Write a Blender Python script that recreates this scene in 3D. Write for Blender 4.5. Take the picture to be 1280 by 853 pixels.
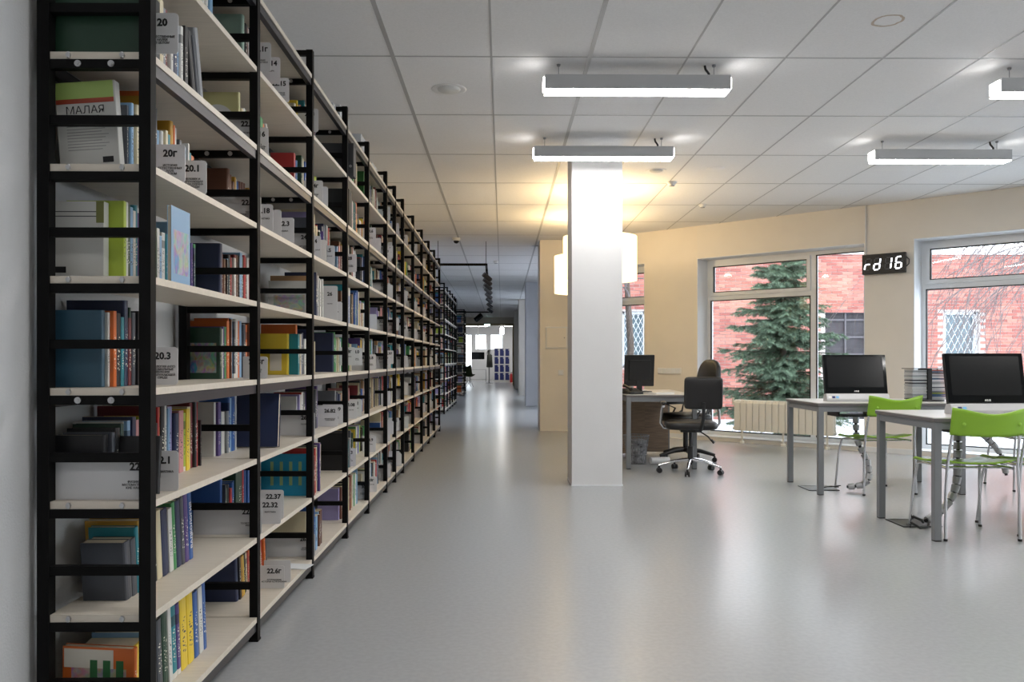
import bpy, math, random
from mathutils import Vector, Matrix
R = math.radians
random.seed(7)
for o in list(bpy.data.objects): bpy.data.objects.remove(o)
scene = bpy.context.scene
col = scene.collection
# ------------------------------------------------------------ camera, world, exposure
cam_d = bpy.data.cameras.new('camera'); cam = bpy.data.objects.new('camera', cam_d); col.objects.link(cam)
cam.location = (0, 0, 1.10)
cam.rotation_euler = (R(90), 0, -math.atan(12/1033))
cam_d.sensor_width = 36; cam_d.lens = 1033/1280*36; cam_d.shift_y = 23.5/1280
cam_d.clip_start = .05; cam_d.clip_end = 300
scene.camera = cam
w = bpy.data.worlds.new('overcast_sky'); scene.world = w; w.use_nodes = True
bg = w.node_tree.nodes['Background']; bg.inputs[0].default_value = (.86, .93, 1, 1); bg.inputs[1].default_value = 2.15
vs = scene.view_settings
vs.view_transform = 'Standard'; vs.look = 'None'; vs.gamma = 1; vs.use_curve_mapping = False
vs.exposure = 1.45
LAMP = 14.0       # tube diffuser emission
DRUM = .75       # drum shade emission

# ------------------------------------------------------------ materials
MATS = {}
def mat(name, c, rough=.6, metal=0, noise=0, nscale=20, bump=0, bscale=60, spec=.5, coat=0, stretch=None, emit=None, es=1):
    if name in MATS: return MATS[name]
    m = bpy.data.materials.new(name); m.use_nodes = True; MATS[name] = m
    nt = m.node_tree; b = nt.nodes['Principled BSDF']
    b.inputs['Base Color'].default_value = (*c, 1); b.inputs['Roughness'].default_value = rough
    b.inputs['Metallic'].default_value = metal; b.inputs['Specular IOR Level'].default_value = spec
    b.inputs['Coat Weight'].default_value = coat
    if emit: b.inputs['Emission Color'].default_value = (*emit, 1); b.inputs['Emission Strength'].default_value = es
    if noise or bump:
        tc = nt.nodes.new('ShaderNodeTexCoord'); mp = nt.nodes.new('ShaderNodeMapping')
        nt.links.new(tc.outputs['Object'], mp.inputs[0])
        if stretch: mp.inputs['Scale'].default_value = stretch
    if noise:
        n = nt.nodes.new('ShaderNodeTexNoise'); n.inputs['Scale'].default_value = nscale; n.inputs['Detail'].default_value = 5
        nt.links.new(mp.outputs[0], n.inputs[0])
        r = nt.nodes.new('ShaderNodeValToRGB'); r.color_ramp.elements[0].position = .3; r.color_ramp.elements[1].position = .7
        r.color_ramp.elements[0].color = (*[max(0, v*(1-noise)) for v in c], 1)
        r.color_ramp.elements[1].color = (*[min(1, v*(1+noise)) for v in c], 1)
        nt.links.new(n.outputs[0], r.inputs[0]); nt.links.new(r.outputs[0], b.inputs['Base Color'])
    if bump:
        n2 = nt.nodes.new('ShaderNodeTexNoise'); n2.inputs['Scale'].default_value = bscale; n2.inputs['Detail'].default_value = 3
        nt.links.new(mp.outputs[0], n2.inputs[0])
        bp = nt.nodes.new('ShaderNodeBump'); bp.inputs['Strength'].default_value = bump; bp.inputs['Distance'].default_value = .01
        nt.links.new(n2.outputs[0], bp.inputs['Height']); nt.links.new(bp.outputs[0], b.inputs['Normal'])
    return m
def hexc(h):
    h = h.lstrip('#'); v = [int(h[i:i+2], 16)/255 for i in (0, 2, 4)]
    return tuple(((x+.055)/1.055)**2.4 if x > .04045 else x/12.92 for x in v)

M_white = mat('painted_white_wall', (.60, .61, .62), .75, noise=.03, nscale=4, bump=.15, bscale=150)
M_cream = mat('cream_wall_lamp_warmed', (.79, .735, .645), .75, noise=.02, nscale=3, bump=.12, bscale=150)  # cream paint with the pendants' warm light put into its colour
M_creamB = mat('cream_wall_neutral_light', (.78, .735, .66), .75, noise=.02, nscale=3, bump=.12, bscale=150)  # same wall paint, toned for neutral light away from the pendants
M_pillar = mat('painted_pillar', (.74, .74, .74), .7, noise=.02, nscale=3, bump=.1, bscale=150)
M_grey = mat('painted_blue_grey_wall', (.60, .62, .68), .75, noise=.03, nscale=3)
M_tile = mat('mineral_fibre_tile', (.78, .78, .78), .72, noise=.035, nscale=90, bump=.35, bscale=500)
M_grid = mat('ceiling_grid_metal', (.40, .40, .40), .45)
M_black = mat('black_powder_coat', (.005, .005, .0052), .55, spec=.12)
M_rail = mat('dark_rail_metal', (.025, .025, .03), .35, spec=.4)
M_shelf = mat('pale_birch_laminate', (.66, .60, .51), .42, noise=.06, nscale=9, stretch=(1, 8, 8))
M_bolt = mat('zinc_bolt', (.55, .55, .56), .3, metal=1)
M_chrome = mat('chrome', (.72, .72, .74), .14, metal=1)
M_alu = mat('grey_aluminium', (.24, .25, .26), .42, metal=.3)
M_pvc = mat('white_pvc', (.78, .80, .82), .3)
M_gasket = mat('black_gasket', (.01, .01, .01), .5)
M_rad = mat('radiator_enamel', (.80, .78, .70), .35)
M_top = mat('pale_tabletop', (.62, .60, .58), .3, noise=.04, nscale=12, stretch=(1, 6, 1))
M_edge = mat('tabletop_edge', (.14, .13, .13), .5)
M_green = mat('green_plastic', (.28, .52, .035), .35, bump=.03, bscale=200)
M_blackp = mat('black_plastic', (.012, .012, .013), .35)
M_gloss = mat('black_glass', (.006, .007, .008), .07, spec=.6)
M_screen = mat('dark_screen', (.010, .011, .012), .18, spec=.6)
M_leather = mat('black_leather', (.013, .012, .012), .35, bump=.2, bscale=160)
M_wood = mat('walnut_laminate', (.27, .19, .13), .5, noise=.25, nscale=6, stretch=(1.2, 1, 14))
M_lum = mat('luminaire_body', (.55, .56, .57), .4, metal=.2)
M_tube = mat('lit_diffuser', (.9, .9, .9), .5, emit=(1, .97, .94), es=LAMP)
M_cap = mat('lit_end', (.9, .9, .9), .5, emit=(1, .97, .94), es=LAMP*.4)
M_drum = mat('lit_fabric_shade', (.9, .85, .7), .8, emit=(1, .78, .42), es=DRUM)
M_plate = mat('grey_acrylic', (.66, .66, .67), .35)
M_ink = mat('black_ink', (.012, .012, .014), .6)
M_paper = mat('cream_pages', (.62, .55, .43), .8, noise=.12, nscale=40, stretch=(1, 60, 1))
M_led = mat('white_led_segment', (1, 1, 1), .5, emit=(.9, .93, 1), es=2.2)
M_ledoff = mat('unlit_led_segment', (.07, .075, .085), .5)
M_lacquer = mat('white_plastic', (.75, .75, .74), .4)
M_steel = mat('cable_spine_plastic', (.42, .42, .43), .32, metal=.4)
M_snow = mat('snowy_ground', (.62, .66, .72), .9, noise=.2, nscale=.7, bump=.4, bscale=3)
M_needle = mat('spruce_needles', (.105, .155, .10), .75, noise=.5, nscale=9)
M_bark = mat('bark', (.09, .065, .05), .9, noise=.3, nscale=20)
M_mortar = mat('mortar', (.46, .40, .38), .9)
M_navy = mat('navy_door', (.02, .03, .16), .5)
M_olive = mat('olive_fabric', (.05, .07, .02), .8)

def brick_mat():
    m = bpy.data.materials.new('red_brick'); m.use_nodes = True; nt = m.node_tree; b = nt.nodes['Principled BSDF']
    b.inputs['Roughness'].default_value = .9
    at = nt.nodes.new('ShaderNodeAttribute'); at.attribute_name = 'col'
    nt.links.new(at.outputs['Color'], b.inputs['Base Color'])
    return m
M_brick = brick_mat()
def floor_mat():
    m = bpy.data.materials.new('grey_linoleum'); m.use_nodes = True; nt = m.node_tree; b = nt.nodes['Principled BSDF']
    tc = nt.nodes.new('ShaderNodeTexCoord')
    n = nt.nodes.new('ShaderNodeTexNoise'); n.inputs['Scale'].default_value = 45; n.inputs['Detail'].default_value = 2
    n2 = nt.nodes.new('ShaderNodeTexNoise'); n2.inputs['Scale'].default_value = 1.3; n2.inputs['Detail'].default_value = 3
    for x in (n, n2): nt.links.new(tc.outputs['Object'], x.inputs[0])
    r = nt.nodes.new('ShaderNodeValToRGB'); r.color_ramp.elements[0].position = .35; r.color_ramp.elements[1].position = .65
    r.color_ramp.elements[0].color = (.36, .37, .385, 1); r.color_ramp.elements[1].color = (.385, .395, .41, 1)
    nt.links.new(n.outputs[0], r.inputs[0])
    nt.links.new(r.outputs[0], b.inputs['Base Color'])
    b.inputs['Roughness'].default_value = .235
    b.inputs['Specular IOR Level'].default_value = .5
    bp = nt.nodes.new('ShaderNodeBump'); bp.inputs['Strength'].default_value = .02; bp.inputs['Distance'].default_value = .002
    nt.links.new(n.outputs[0], bp.inputs['Height']); nt.links.new(bp.outputs[0], b.inputs['Normal'])
    return m
M_floor = floor_mat()
def glass_mat():
    m = bpy.data.materials.new('window_glass'); m.use_nodes = True; nt = m.node_tree
    for n in list(nt.nodes): nt.nodes.remove(n)
    o = nt.nodes.new('ShaderNodeOutputMaterial'); mx = nt.nodes.new('ShaderNodeMixShader'); t = nt.nodes.new('ShaderNodeBsdfTransparent')
    g = nt.nodes.new('ShaderNodeBsdfGlossy'); g.inputs['Roughness'].default_value = .01
    f = nt.nodes.new('ShaderNodeFresnel'); f.inputs[0].default_value = 1.5
    t.inputs[0].default_value = (.95, .98, .98, 1)
    nt.links.new(f.outputs[0], mx.inputs[0]); nt.links.new(t.outputs[0], mx.inputs[1]); nt.links.new(g.outputs[0], mx.inputs[2]); nt.links.new(mx.outputs[0], o.inputs[0])
    return m
M_glass = glass_mat()

def cover_mat(name, style):
    """style: 0 plain, 1 spine lettering, 2 banded spine and cover, 3 pictured cover.  Colour from the object."""
    m = bpy.data.materials.new(name); m.use_nodes = True; nt = m.node_tree; L = nt.links; N = nt.nodes
    b = N['Principled BSDF']; b.inputs['Roughness'].default_value = .42
    oi = N.new('ShaderNodeObjectInfo'); tc = N.new('ShaderNodeTexCoord'); sp = N.new('ShaderNodeSeparateXYZ')
    L.new(tc.outputs['Object'], sp.inputs[0])
    def mth(op, a, bb=None, c=None):
        n = N.new('ShaderNodeMath'); n.operation = op
        for i, v in enumerate((a, bb, c)):
            if v is None: continue
            if isinstance(v, (int, float)): n.inputs[i].default_value = v
            else: L.new(v, n.inputs[i])
        return n.outputs[0]
    x, y, z = sp.outputs
    colr = oi.outputs['Color']
    def mix(fac, a, c2):
        n = N.new('ShaderNodeMixRGB'); L.new(fac, n.inputs[0])
        for i, v in ((1, a), (2, c2)):
            if isinstance(v, tuple): n.inputs[i].default_value = (*v, 1)
            else: L.new(v, n.inputs[i])
        return n.outputs[0]
    if style == 2:
        band = mth('MULTIPLY', mth('GREATER_THAN', z, .72), mth('LESS_THAN', z, .86))
        hs = N.new('ShaderNodeHueSaturation'); hs.inputs['Value'].default_value = .35; L.new(colr, hs.inputs['Color'])
        colr = mix(band, colr, hs.outputs[0])
        band2 = mth('LESS_THAN', z, .08)
        colr = mix(band2, colr, (.75, .72, .65))
    if style == 3:
        v = N.new('ShaderNodeTexNoise'); v.inputs['Scale'].default_value = 5; v.inputs['Detail'].default_value = 4; v.inputs['Distortion'].default_value = 1.2
        ad = N.new('ShaderNodeVectorMath'); ad.operation = 'ADD'; L.new(tc.outputs['Object'], ad.inputs[0]); L.new(oi.outputs['Random'], ad.inputs[1])
        L.new(ad.outputs[0], v.inputs[0])
        hs = N.new('ShaderNodeHueSaturation'); hs.inputs['Saturation'].default_value = 1.6; hs.inputs['Value'].default_value = .8; L.new(v.outputs['Color'], hs.inputs['Color'])
        msk = mth('MULTIPLY', mth('LESS_THAN', y, -.47), mth('MULTIPLY', mth('GREATER_THAN', z, .12), mth('LESS_THAN', z, .7)))
        msk = mth('MULTIPLY', msk, mth('LESS_THAN', mth('ABSOLUTE', x), .38))
        colr = mix(mth('MULTIPLY', msk, .75), colr, hs.outputs[0])
    if style in (1, 2, 3):
        mp = N.new('ShaderNodeMapping'); mp.inputs['Scale'].default_value = (1, 2.4, 26); L.new(tc.outputs['Object'], mp.inputs[0])
        ad = N.new('ShaderNodeVectorMath'); ad.operation = 'ADD'; L.new(mp.outputs[0], ad.inputs[0]); L.new(oi.outputs['Random'], ad.inputs[1])
        v = N.new('ShaderNodeTexVoronoi'); v.feature = 'DISTANCE_TO_EDGE'; v.inputs['Scale'].default_value = 1.0; L.new(ad.outputs[0], v.inputs[0])
        msk = mth('GREATER_THAN', v.outputs[0], .22)
        msk = mth('MULTIPLY', msk, mth('LESS_THAN', mth('ABSOLUTE', y), .26))
        msk = mth('MULTIPLY', msk, mth('MULTIPLY', mth('GREATER_THAN', z, .22), mth('LESS_THAN', z, .68)))
        msk = mth('MULTIPLY', msk, mth('GREATER_THAN', x, .47))
        # lettering light on dark covers, dark on light ones
        bw = N.new('ShaderNodeRGBToBW'); L.new(oi.outputs['Color'], bw.inputs[0])
        inkc = mix(mth('GREATER_THAN', bw.outputs[0], .25), (.75, .73, .62), (.04, .04, .06))
        colr = mix(msk, colr, inkc)
    L.new(colr, b.inputs['Base Color'])
    return m
COVER = [cover_mat('book_cover_' + n, i) for i, n in enumerate(['plain', 'lettered', 'banded', 'pictured'])]

# ------------------------------------------------------------ mesh helpers
class MB:
    def __init__(s): s.v = []; s.f = []; s.m = []; s.sm = []
    def add(s, vs, fs, mi=0, smooth=False):
        o = len(s.v); s.v += [tuple(v) for v in vs]
        for f in fs: s.f.append([o+i for i in f]); s.m.append(mi); s.sm.append(smooth)
    def box(s, c, d, mi=0, M=None):
        x, y, z = [q/2 for q in d]
        vs = [Vector((a*x, b*y, e*z)) for a in (-1, 1) for b in (-1, 1) for e in (-1, 1)]
        vs = [((M @ v) if M else v) + Vector(c) for v in vs]
        s.add(vs, [(0, 1, 3, 2), (4, 6, 7, 5), (0, 4, 5, 1), (2, 3, 7, 6), (0, 2, 6, 4), (1, 5, 7, 3)], mi)
        return s
    def bb(s, x0, x1, y0, y1, z0, z1, mi=0):
        return s.box(((x0+x1)/2, (y0+y1)/2, (z0+z1)/2), (x1-x0, y1-y0, z1-z0), mi)
    def cyl(s, a, b, r, r2=None, n=16, mi=0, cap=True, smooth=True):
        a = Vector(a); b = Vector(b); r2 = r if r2 is None else r2
        q = (b-a).to_track_quat('Z', 'Y')
        p0 = [a + q @ Vector((r*math.cos(2*math.pi*i/n), r*math.sin(2*math.pi*i/n), 0)) for i in range(n)]
        p1 = [b + q @ Vector((r2*math.cos(2*math.pi*i/n), r2*math.sin(2*math.pi*i/n), 0)) for i in range(n)]
        s.add(p0+p1, [(i, (i+1) % n, n+(i+1) % n, n+i) for i in range(n)], mi, smooth)
        if cap: s.add(p0, [tuple(range(n))[::-1]], mi); s.add(p1, [tuple(range(n))], mi)
        return s
    def tube(s, pts, r, n=8, mi=0, rs=None):
        pts = [Vector(p) for p in pts]; rings = []
        up = Vector((0, 0, 1))
        prev = None
        for i, p in enumerate(pts):
            t = (pts[min(i+1, len(pts)-1)] - pts[max(i-1, 0)]).normalized()
            if prev is None:
                a = t.cross(up);
                if a.length < .05: a = t.cross(Vector((1, 0, 0)))
            else: a = prev - t*prev.dot(t)
            a.normalize(); prev = a; b = t.cross(a)
            rr = rs[i] if rs else r
            rings.append([p + a*rr*math.cos(2*math.pi*k/n) + b*rr*math.sin(2*math.pi*k/n) for k in range(n)])
        vs = [v for g in rings for v in g]
        fs = [(i*n+k, i*n+(k+1) % n, (i+1)*n+(k+1) % n, (i+1)*n+k) for i in range(len(rings)-1) for k in range(n)]
        s.add(vs, fs, mi, True); s.add(rings[0], [tuple(range(n))[::-1]], mi); s.add(rings[-1], [tuple(range(n))], mi)
        return s
    def prism(s, poly, ax, a, b, mi=0):
        """poly: list of 2D points, extruded along axis ax from a to b."""
        def P(p, t):
            return {'x': (t, p[0], p[1]), 'y': (p[0], t, p[1]), 'z': (p[0], p[1], t)}[ax]
        n = len(poly)
        s.add([P(p, a) for p in poly] + [P(p, b) for p in poly],
              [(i, (i+1) % n, n+(i+1) % n, n+i) for i in range(n)] + [tuple(range(n))[::-1], tuple(range(n, 2*n))], mi)
        return s
    def lathe(s, prof, n=24, c=(0, 0, 0), mi=0):
        vs = []; m = len(prof)
        for i in range(n):
            a = 2*math.pi*i/n
            for r, z in prof: vs.append((c[0]+r*math.cos(a), c[1]+r*math.sin(a), c[2]+z))
        fs = [(i*m+j, ((i+1) % n)*m+j, ((i+1) % n)*m+j+1, i*m+j+1) for i in range(n) for j in range(m-1)]
        s.add(vs, fs, mi, True); return s
    def mesh(s, name, mats):
        me = bpy.data.meshes.new(name); me.from_pydata(s.v, [], s.f)
        for m in (mats if isinstance(mats, (list, tuple)) else [mats]): me.materials.append(m)
        me.polygons.foreach_set('material_index', s.m); me.polygons.foreach_set('use_smooth', s.sm)
        import bmesh
        bm = bmesh.new(); bm.from_mesh(me); bmesh.ops.recalc_face_normals(bm, faces=bm.faces); bm.to_mesh(me); bm.free()
        me.update(); return me
    def obj(s, name, mats, parent=None, **k):
        return link(name, s.mesh(name, mats), parent, **k)
def link(name, me, parent=None, loc=None, rot=None, bevel=0):
    o = bpy.data.objects.new(name, me); col.objects.link(o)
    if parent: o.parent = parent
    if loc: o.location = loc
    if rot: o.rotation_euler = rot
    if bevel:
        b = o.modifiers.new('bevel', 'BEVEL'); b.width = bevel; b.segments = 2; b.limit_method = 'ANGLE'
    return o
def tag(o, label=None, cat=None, group=None, kind=None):
    if label: o['label'] = label
    if cat: o['category'] = cat
    if group: o['group'] = group
    if kind: o['kind'] = kind
    return o
def thing(name, label, cat, loc=(0, 0, 0), rz=0, group=None):
    return tag(link(name, None, None, loc, (0, 0, rz)), label, cat, group)
def copy_tree(o, parent=None):
    c = o.copy(); col.objects.link(c); c.parent = parent
    for ch in list(o.children): copy_tree(ch, c)
    return c
TXT = {}; TS = bpy.data.scenes.new('lettering_workshop')
def text_mesh(txt, size, align='CENTER', bold=0.0, depth=.0004, res=2):
    k = (txt, size, align, bold)
    if k in TXT: return TXT[k]
    cu = bpy.data.curves.new('lettering', 'FONT'); cu.body = txt; cu.size = size; cu.align_x = align; cu.align_y = 'CENTER'
    cu.offset = bold*size; cu.extrude = depth; cu.resolution_u = res; cu.space_line = .95
    ob = bpy.data.objects.new('t', cu); TS.collection.objects.link(ob)
    TS.view_layers[0].update(); dg = TS.view_layers[0].depsgraph
    me = bpy.data.meshes.new_from_object(ob.evaluated_get(dg)); bpy.data.objects.remove(ob)
    me.name = 'lettering'; me.materials.clear(); me.materials.append(M_ink); TXT[k] = me
    return me
def clip(poly, a, b, c):
    """keep the side of a polygon where a*x+b*y<=c"""
    out = []
    for i, p in enumerate(poly):
        q = poly[(i+1) % len(poly)]; dp = a*p[0]+b*p[1]-c; dq = a*q[0]+b*q[1]-c
        if dp <= 0: out.append(p)
        if dp*dq < 0: t = dp/(dp-dq); out.append((p[0]+(q[0]-p[0])*t, p[1]+(q[1]-p[1])*t))
    return out
def structure(o): o['kind'] = 'structure'; return o
# ------------------------------------------------------------ room shell
CH = 2.95; BACK = -2.6; FARW = 36.0; XL = -1.285; XR = 9.0
U = Vector((.7367, -.6763)); NO = Vector((.6763, .7367)); P0 = Vector((2.0, 12.02))
def W(s, out=0, z=0):
    p = P0 + U*s + NO*out; return Vector((p.x, p.y, z))
ROTW = math.atan2(U.y, U.x)
WC = NO.x*P0.x + NO.y*P0.y
cornerL = -1.20
cl = W(cornerL)                       # where slanted wall meets the pier
sR = (XR-2.0)/U.x; cr = W(sR)
YP = 12.75
fa, fb = W(cornerL, .38), W(sR, .38)
FOOT = [(-2.6, BACK), (XR+.3, BACK), (XR+.3, fb.y), (fb.x, fb.y), (fa.x, fa.y), (1.8, 13.5), (1.8, 36), (2.0, 36), (2.0, 44.0), (-2.6, 44.0)]
floor = MB().prism(FOOT, 'z', -.12, 0).obj('floor', M_floor); structure(floor)
# ceiling: backing slab, grid and single tiles
ceil = MB().prism(FOOT, 'z', CH+.012, CH+.13).obj('ceiling', M_grid); structure(ceil)
def tile_region(poly):
    poly = [p for p in poly]
    return poly
cnt = 0; grid = MB()
x_lines = [-.067+.6*k for k in range(-4, 16)]
thick = {-1, 1}
for k in range(-4, 15):
    xa = -.067+.6*k; xb = xa+.6
    ga = .011 if k in (-1, 1) else .004; gb = .011 if (k+1) in (-1, 1) else .004
    for j in range(-3, 26):
        ya = 5.04+1.2*j; yb = ya+1.2
        if yb < BACK+1.0 or ya > FARW: continue
        if yb < 3.0 and not (-1 <= k <= 6): continue
        polys = [[(xa, ya), (xb, ya), (xb, yb), (xa, yb)]]
        polys = [[(xa+ga, ya+.003), (xb-gb, ya+.003), (xb-gb, yb-.003), (xa+ga, yb-.003)],
                 [(xa-ga-.002, ya), (xa+ga+.002, ya), (xa+ga+.002, yb), (xa-ga-.002, yb)],
                 [(xa+ga+.002, ya-.008), (xb-gb-.002, ya-.008), (xb-gb-.002, ya+.008), (xa+ga+.002, ya+.008)]]
        for pi, poly in enumerate(polys):
          if True:
            if ya < 13.3: poly = clip(poly, -1, 0, 1.28)
            else: poly = clip(poly, -1, 0, 1.50 if yb < 21.6 else 2.18)
            if ya < YP: poly = clip(poly, NO.x, NO.y, WC-.002) if poly else poly
            if ya > YP: poly = clip(poly, 1, 0, 1.58) if poly else poly
            poly = clip(poly, 0, 1, FARW-.01) if poly else poly
            if len(poly) < 3: continue
            if pi == 0: MB().prism(poly, 'z', CH, CH+.012).obj('ceiling_tile', M_tile, ceil); cnt += 1
            else: grid.prism(poly, 'z', CH-(.002 if pi == 1 else .0015), CH+.012)
tag(grid.obj('grid_bar', M_grid, ceil), kind='stuff')
print('tiles', cnt)
def wallbox(name, x0, x1, y0, y1, m, z0=0, z1=CH+.01):
    return structure(MB().bb(x0, x1, y0, y1, z0, z1).obj(name, m))
wallbox('wall_left', XL-.2, XL, BACK, 13.3, M_white)
wallbox('wall_left', -1.72, -1.52, 13.3, 21.6, M_grey)
wallbox('wall_left', -2.4, -2.2, 21.6, FARW, M_grey)
wallbox('wall_left', -2.4, -1.52, 21.6, 21.7, M_grey)
wallbox('wall_back', XL-.2, XR+.2, BACK-.2, BACK, M_white)
wb2 = MB()
FILL_WIN = ((1.9, 5.1),)  # opening added in the unseen side wall for daylight fill
wb2.bb(XR, XR+.3, BACK, cr.y, 0, .05).bb(XR, XR+.3, BACK, cr.y, 2.5, CH+.01)
for a_, b_ in ((BACK, FILL_WIN[0][0]), (FILL_WIN[0][1], cr.y)): wb2.bb(XR, XR+.3, a_, b_, .05, 2.5)
structure(wb2.obj('wall_right', M_creamB))
for n_, (a_, b_) in enumerate(FILL_WIN):  # unseen window, added to let fill daylight in
    wn = structure(link('window_%d' % (5+n_), None, None, (XR+.22, (a_+b_)/2, .05))); hh = (b_-a_)/2
    m_ = MB(); m_.bb(-.03, .03, -hh, -hh+.06, 0, 2.45).bb(-.03, .03, hh-.06, hh, 0, 2.45).bb(-.03, .03, -.04, .04, .06, 2.39).bb(-.03, .03, -hh+.06, hh-.06, 0, .06).bb(-.03, .03, -hh+.06, hh-.06, 2.39, 2.45)
    m_.obj('window_frame', M_pvc, wn)
    g_ = MB(); g_.add([(0, -hh+.06, .06), (0, hh-.06, .06), (0, hh-.06, 2.39), (0, -hh+.06, 2.39)], [(0, 1, 2, 3)]); g_.obj('pane', M_glass, wn)

# slanted window wall, cut by the openings
wins = [('window_3', cornerL+.12, .083), ('window_1', .936, 3.185), ('window_2', 3.735, 6.0)]
ZT = 2.50; ZB = .05; TH = .38
wm = MB()
def wseg(mb, s0, s1, z0, z1, o0=0, o1=TH, mi=0):
    pts = [W(s0, o0), W(s1, o0), W(s1, o1), W(s0, o1)]
    mb.prism([(p.x, p.y) for p in pts], 'z', z0, z1, mi)
edges = [cornerL-.1] + [e for w_ in wins for e in w_[1:]] + [sR]
wa = MB(); wb = MB()
for i in range(0, len(edges), 2):
    (wa if edges[i+1] < 3 else wb)
    wseg(wa if edges[i+1] < 2 else wb, edges[i], edges[i+1], 0, CH+.01)
for n_, a, b in wins:
    mb = wa if b < 1 else wb
    wseg(mb, a, b, ZT, CH+.01); wseg(mb, a, b, 0, ZB)
structure(wa.obj('wall_right', M_cream)); structure(wb.obj('wall_right', M_creamB))

M_reveal = mat('white_reveal', (.80, .82, .85), .6)
def window(name, s0, s1, mull, transom_side):
    root = structure(link(name, None, None, W((s0+s1)/2, .3, ZB)))
    base = root.location.copy()
    def put(mb, nm, m, par=root, bevel=0):
        o = mb.obj(nm, m); o.parent = par
        # root is not rotated: shift mesh to the root's frame
        for v in o.data.vertices: v.co -= base
        if bevel:
            bb_ = o.modifiers.new('bevel', 'BEVEL'); bb_.width = bevel; bb_.segments = 2
        return o
    f = .055; o0, o1 = .28, .35
    fr = MB()
    wseg(fr, s0, s0+f, ZB, ZT, o0, o1); wseg(fr, s1-f, s1, ZB, ZT, o0, o1)
    wseg(fr, s0+f, s1-f, ZB, ZB+f, o0, o1); wseg(fr, s0+f, s1-f, ZT-f, ZT, o0, o1)
    for mlt in mull: wseg(fr, mlt-.035, mlt+.035, ZB+f, ZT-f, o0, o1)
    put(fr, 'window_frame', M_pvc)
    xs = [s0+f] + [q for mlt in mull for q in (mlt-.035, mlt+.035)] + [s1-f]
    for i in range(0, len(xs), 2):
        a, b = xs[i], xs[i+1]
        if i//2 in transom_side:
            tr = MB(); wseg(tr, a, b, 1.93, 1.99, o0, o1); put(tr, 'transom', M_pvc)
            cells = [(a, b, ZB+f, 1.93, 0), (a, b, 1.99, ZT-f, 1)]
        else: cells = [(a, b, ZB+f, ZT-f, 0)]
        for (a_, b_, z0, z1, sash) in cells:
            if sash:
                sm = MB(); q = .045
                wseg(sm, a_, a_+q, z0, z1, o0-.02, o1-.01); wseg(sm, b_-q, b_, z0, z1, o0-.02, o1-.01)
                wseg(sm, a_+q, b_-q, z0, z0+q, o0-.02, o1-.01); wseg(sm, a_+q, b_-q, z1-q, z1, o0-.02, o1-.01)
                put(sm, 'sash', M_pvc); a_, b_, z0, z1 = a_+q, b_-q, z0+q, z1-q
            g = .012; gm = MB()
            wseg(gm, a_, a_+g, z0, z1, o0-.004, o0+.03); wseg(gm, b_-g, b_, z0, z1, o0-.004, o0+.03)
            wseg(gm, a_+g, b_-g, z0, z0+g, o0-.004, o0+.03); wseg(gm, a_+g, b_-g, z1-g, z1, o0-.004, o0+.03)
            put(gm, 'gasket', M_gasket)
            pm = MB(); p, q2 = W(a_+g, .305), W(b_-g, .305)
            pm.add([(p.x, p.y, z0+g), (q2.x, q2.y, z0+g), (q2.x, q2.y, z1-g), (p.x, p.y, z1-g)], [(0, 1, 2, 3)])
            put(pm, 'pane', M_glass)
window('window_1', .936, 3.185, [2.45], {0})
window('window_2', 3.735, 6.0, [5.24], {0})
window('window_3', cornerL+.12, .083, [], {0})
for n_, (nm_, a, b) in enumerate(wins):
    mb = MB(); wseg(mb, a, a+.008, ZB, ZT, 0, .28); wseg(mb, b-.008, b, ZB, ZT, 0, .28); wseg(mb, a+.008, b-.008, ZT-.008, ZT, 0, .28); wseg(mb, a+.008, b-.008, ZB, ZB+.008, -.01, .28)
    structure(mb.obj('trim_%d' % (3+n_), M_reveal))
# skirting along the slanted wall (short pale strips between the openings)
for n_, (a, b) in enumerate(((.083, .936), (3.185, 3.735))):
    mb = MB(); wseg(mb, a, b, 0, .06, -.012, 0); structure(mb.obj('baseboard_right', M_pvc))

# pier beside corridor and corridor side
wallbox('wall_corridor', .58, 1.35, YP, 13.5, M_cream)
wallbox('wall_corridor', 1.6, 1.8, 12.4, 14.2, M_grey)
for y0, y1 in ((18.3, 23.0), (27.0, 36.0)): wallbox('wall_corridor', 1.6, 1.8, y0, y1, M_grey)
for y0, y1 in ((14.2, 18.3), (23.0, 27.0)):
    wallbox('wall_corridor', 1.6, 1.8, y0, y1, M_grey, 0, .5); wallbox('wall_corridor', 1.6, 1.8, y0, y1, M_grey, 2.5, CH+.01)
wallbox('wall_corridor', .56, 1.6, 19.7, 20.4, M_grey)
wallbox('wall_corridor', .50, 1.6, 25.2, 25.9, M_creamB)
wallbox('wall_corridor', .44, 1.6, 31.0, 31.5, M_creamB)
# end of corridor: opening into the far hall
wallbox('wall_far', -2.4, -1.66, FARW, FARW+.25, M_creamB)
wallbox('wall_far', .50, 1.8, FARW, FARW+.25, M_cream)
wallbox('wall_far', -1.66, .50, FARW, FARW+.25, M_cream, 2.68)
M_oak = mat('pale_oak', (.50, .40, .24), .5, noise=.1, nscale=10)
t_ = structure(MB().bb(-1.66, -1.60, FARW-.03, FARW+.28, 0, 2.68).bb(.44, .50, FARW-.03, FARW+.28, 0, 2.68).bb(-1.6, .44, FARW-.03, FARW+.28, 2.60, 2.68).obj('trim_1', M_oak))
wallbox('wall_far', -2.6, -2.4, FARW, 44.2, M_pillar); wallbox('wall_far', 1.8, 2.0, FARW, 44.2, M_pillar)
mb = MB()
fw = 43.5
mb.bb(-2.4, -1.95, fw, fw+.2, 0, CH).bb(-1.95, .02, fw, fw+.2, 0, .7).bb(-1.95, .02, fw, fw+.2, 2.45, CH).bb(.02, 1.8, fw, fw+.2, 0, CH)
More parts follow.
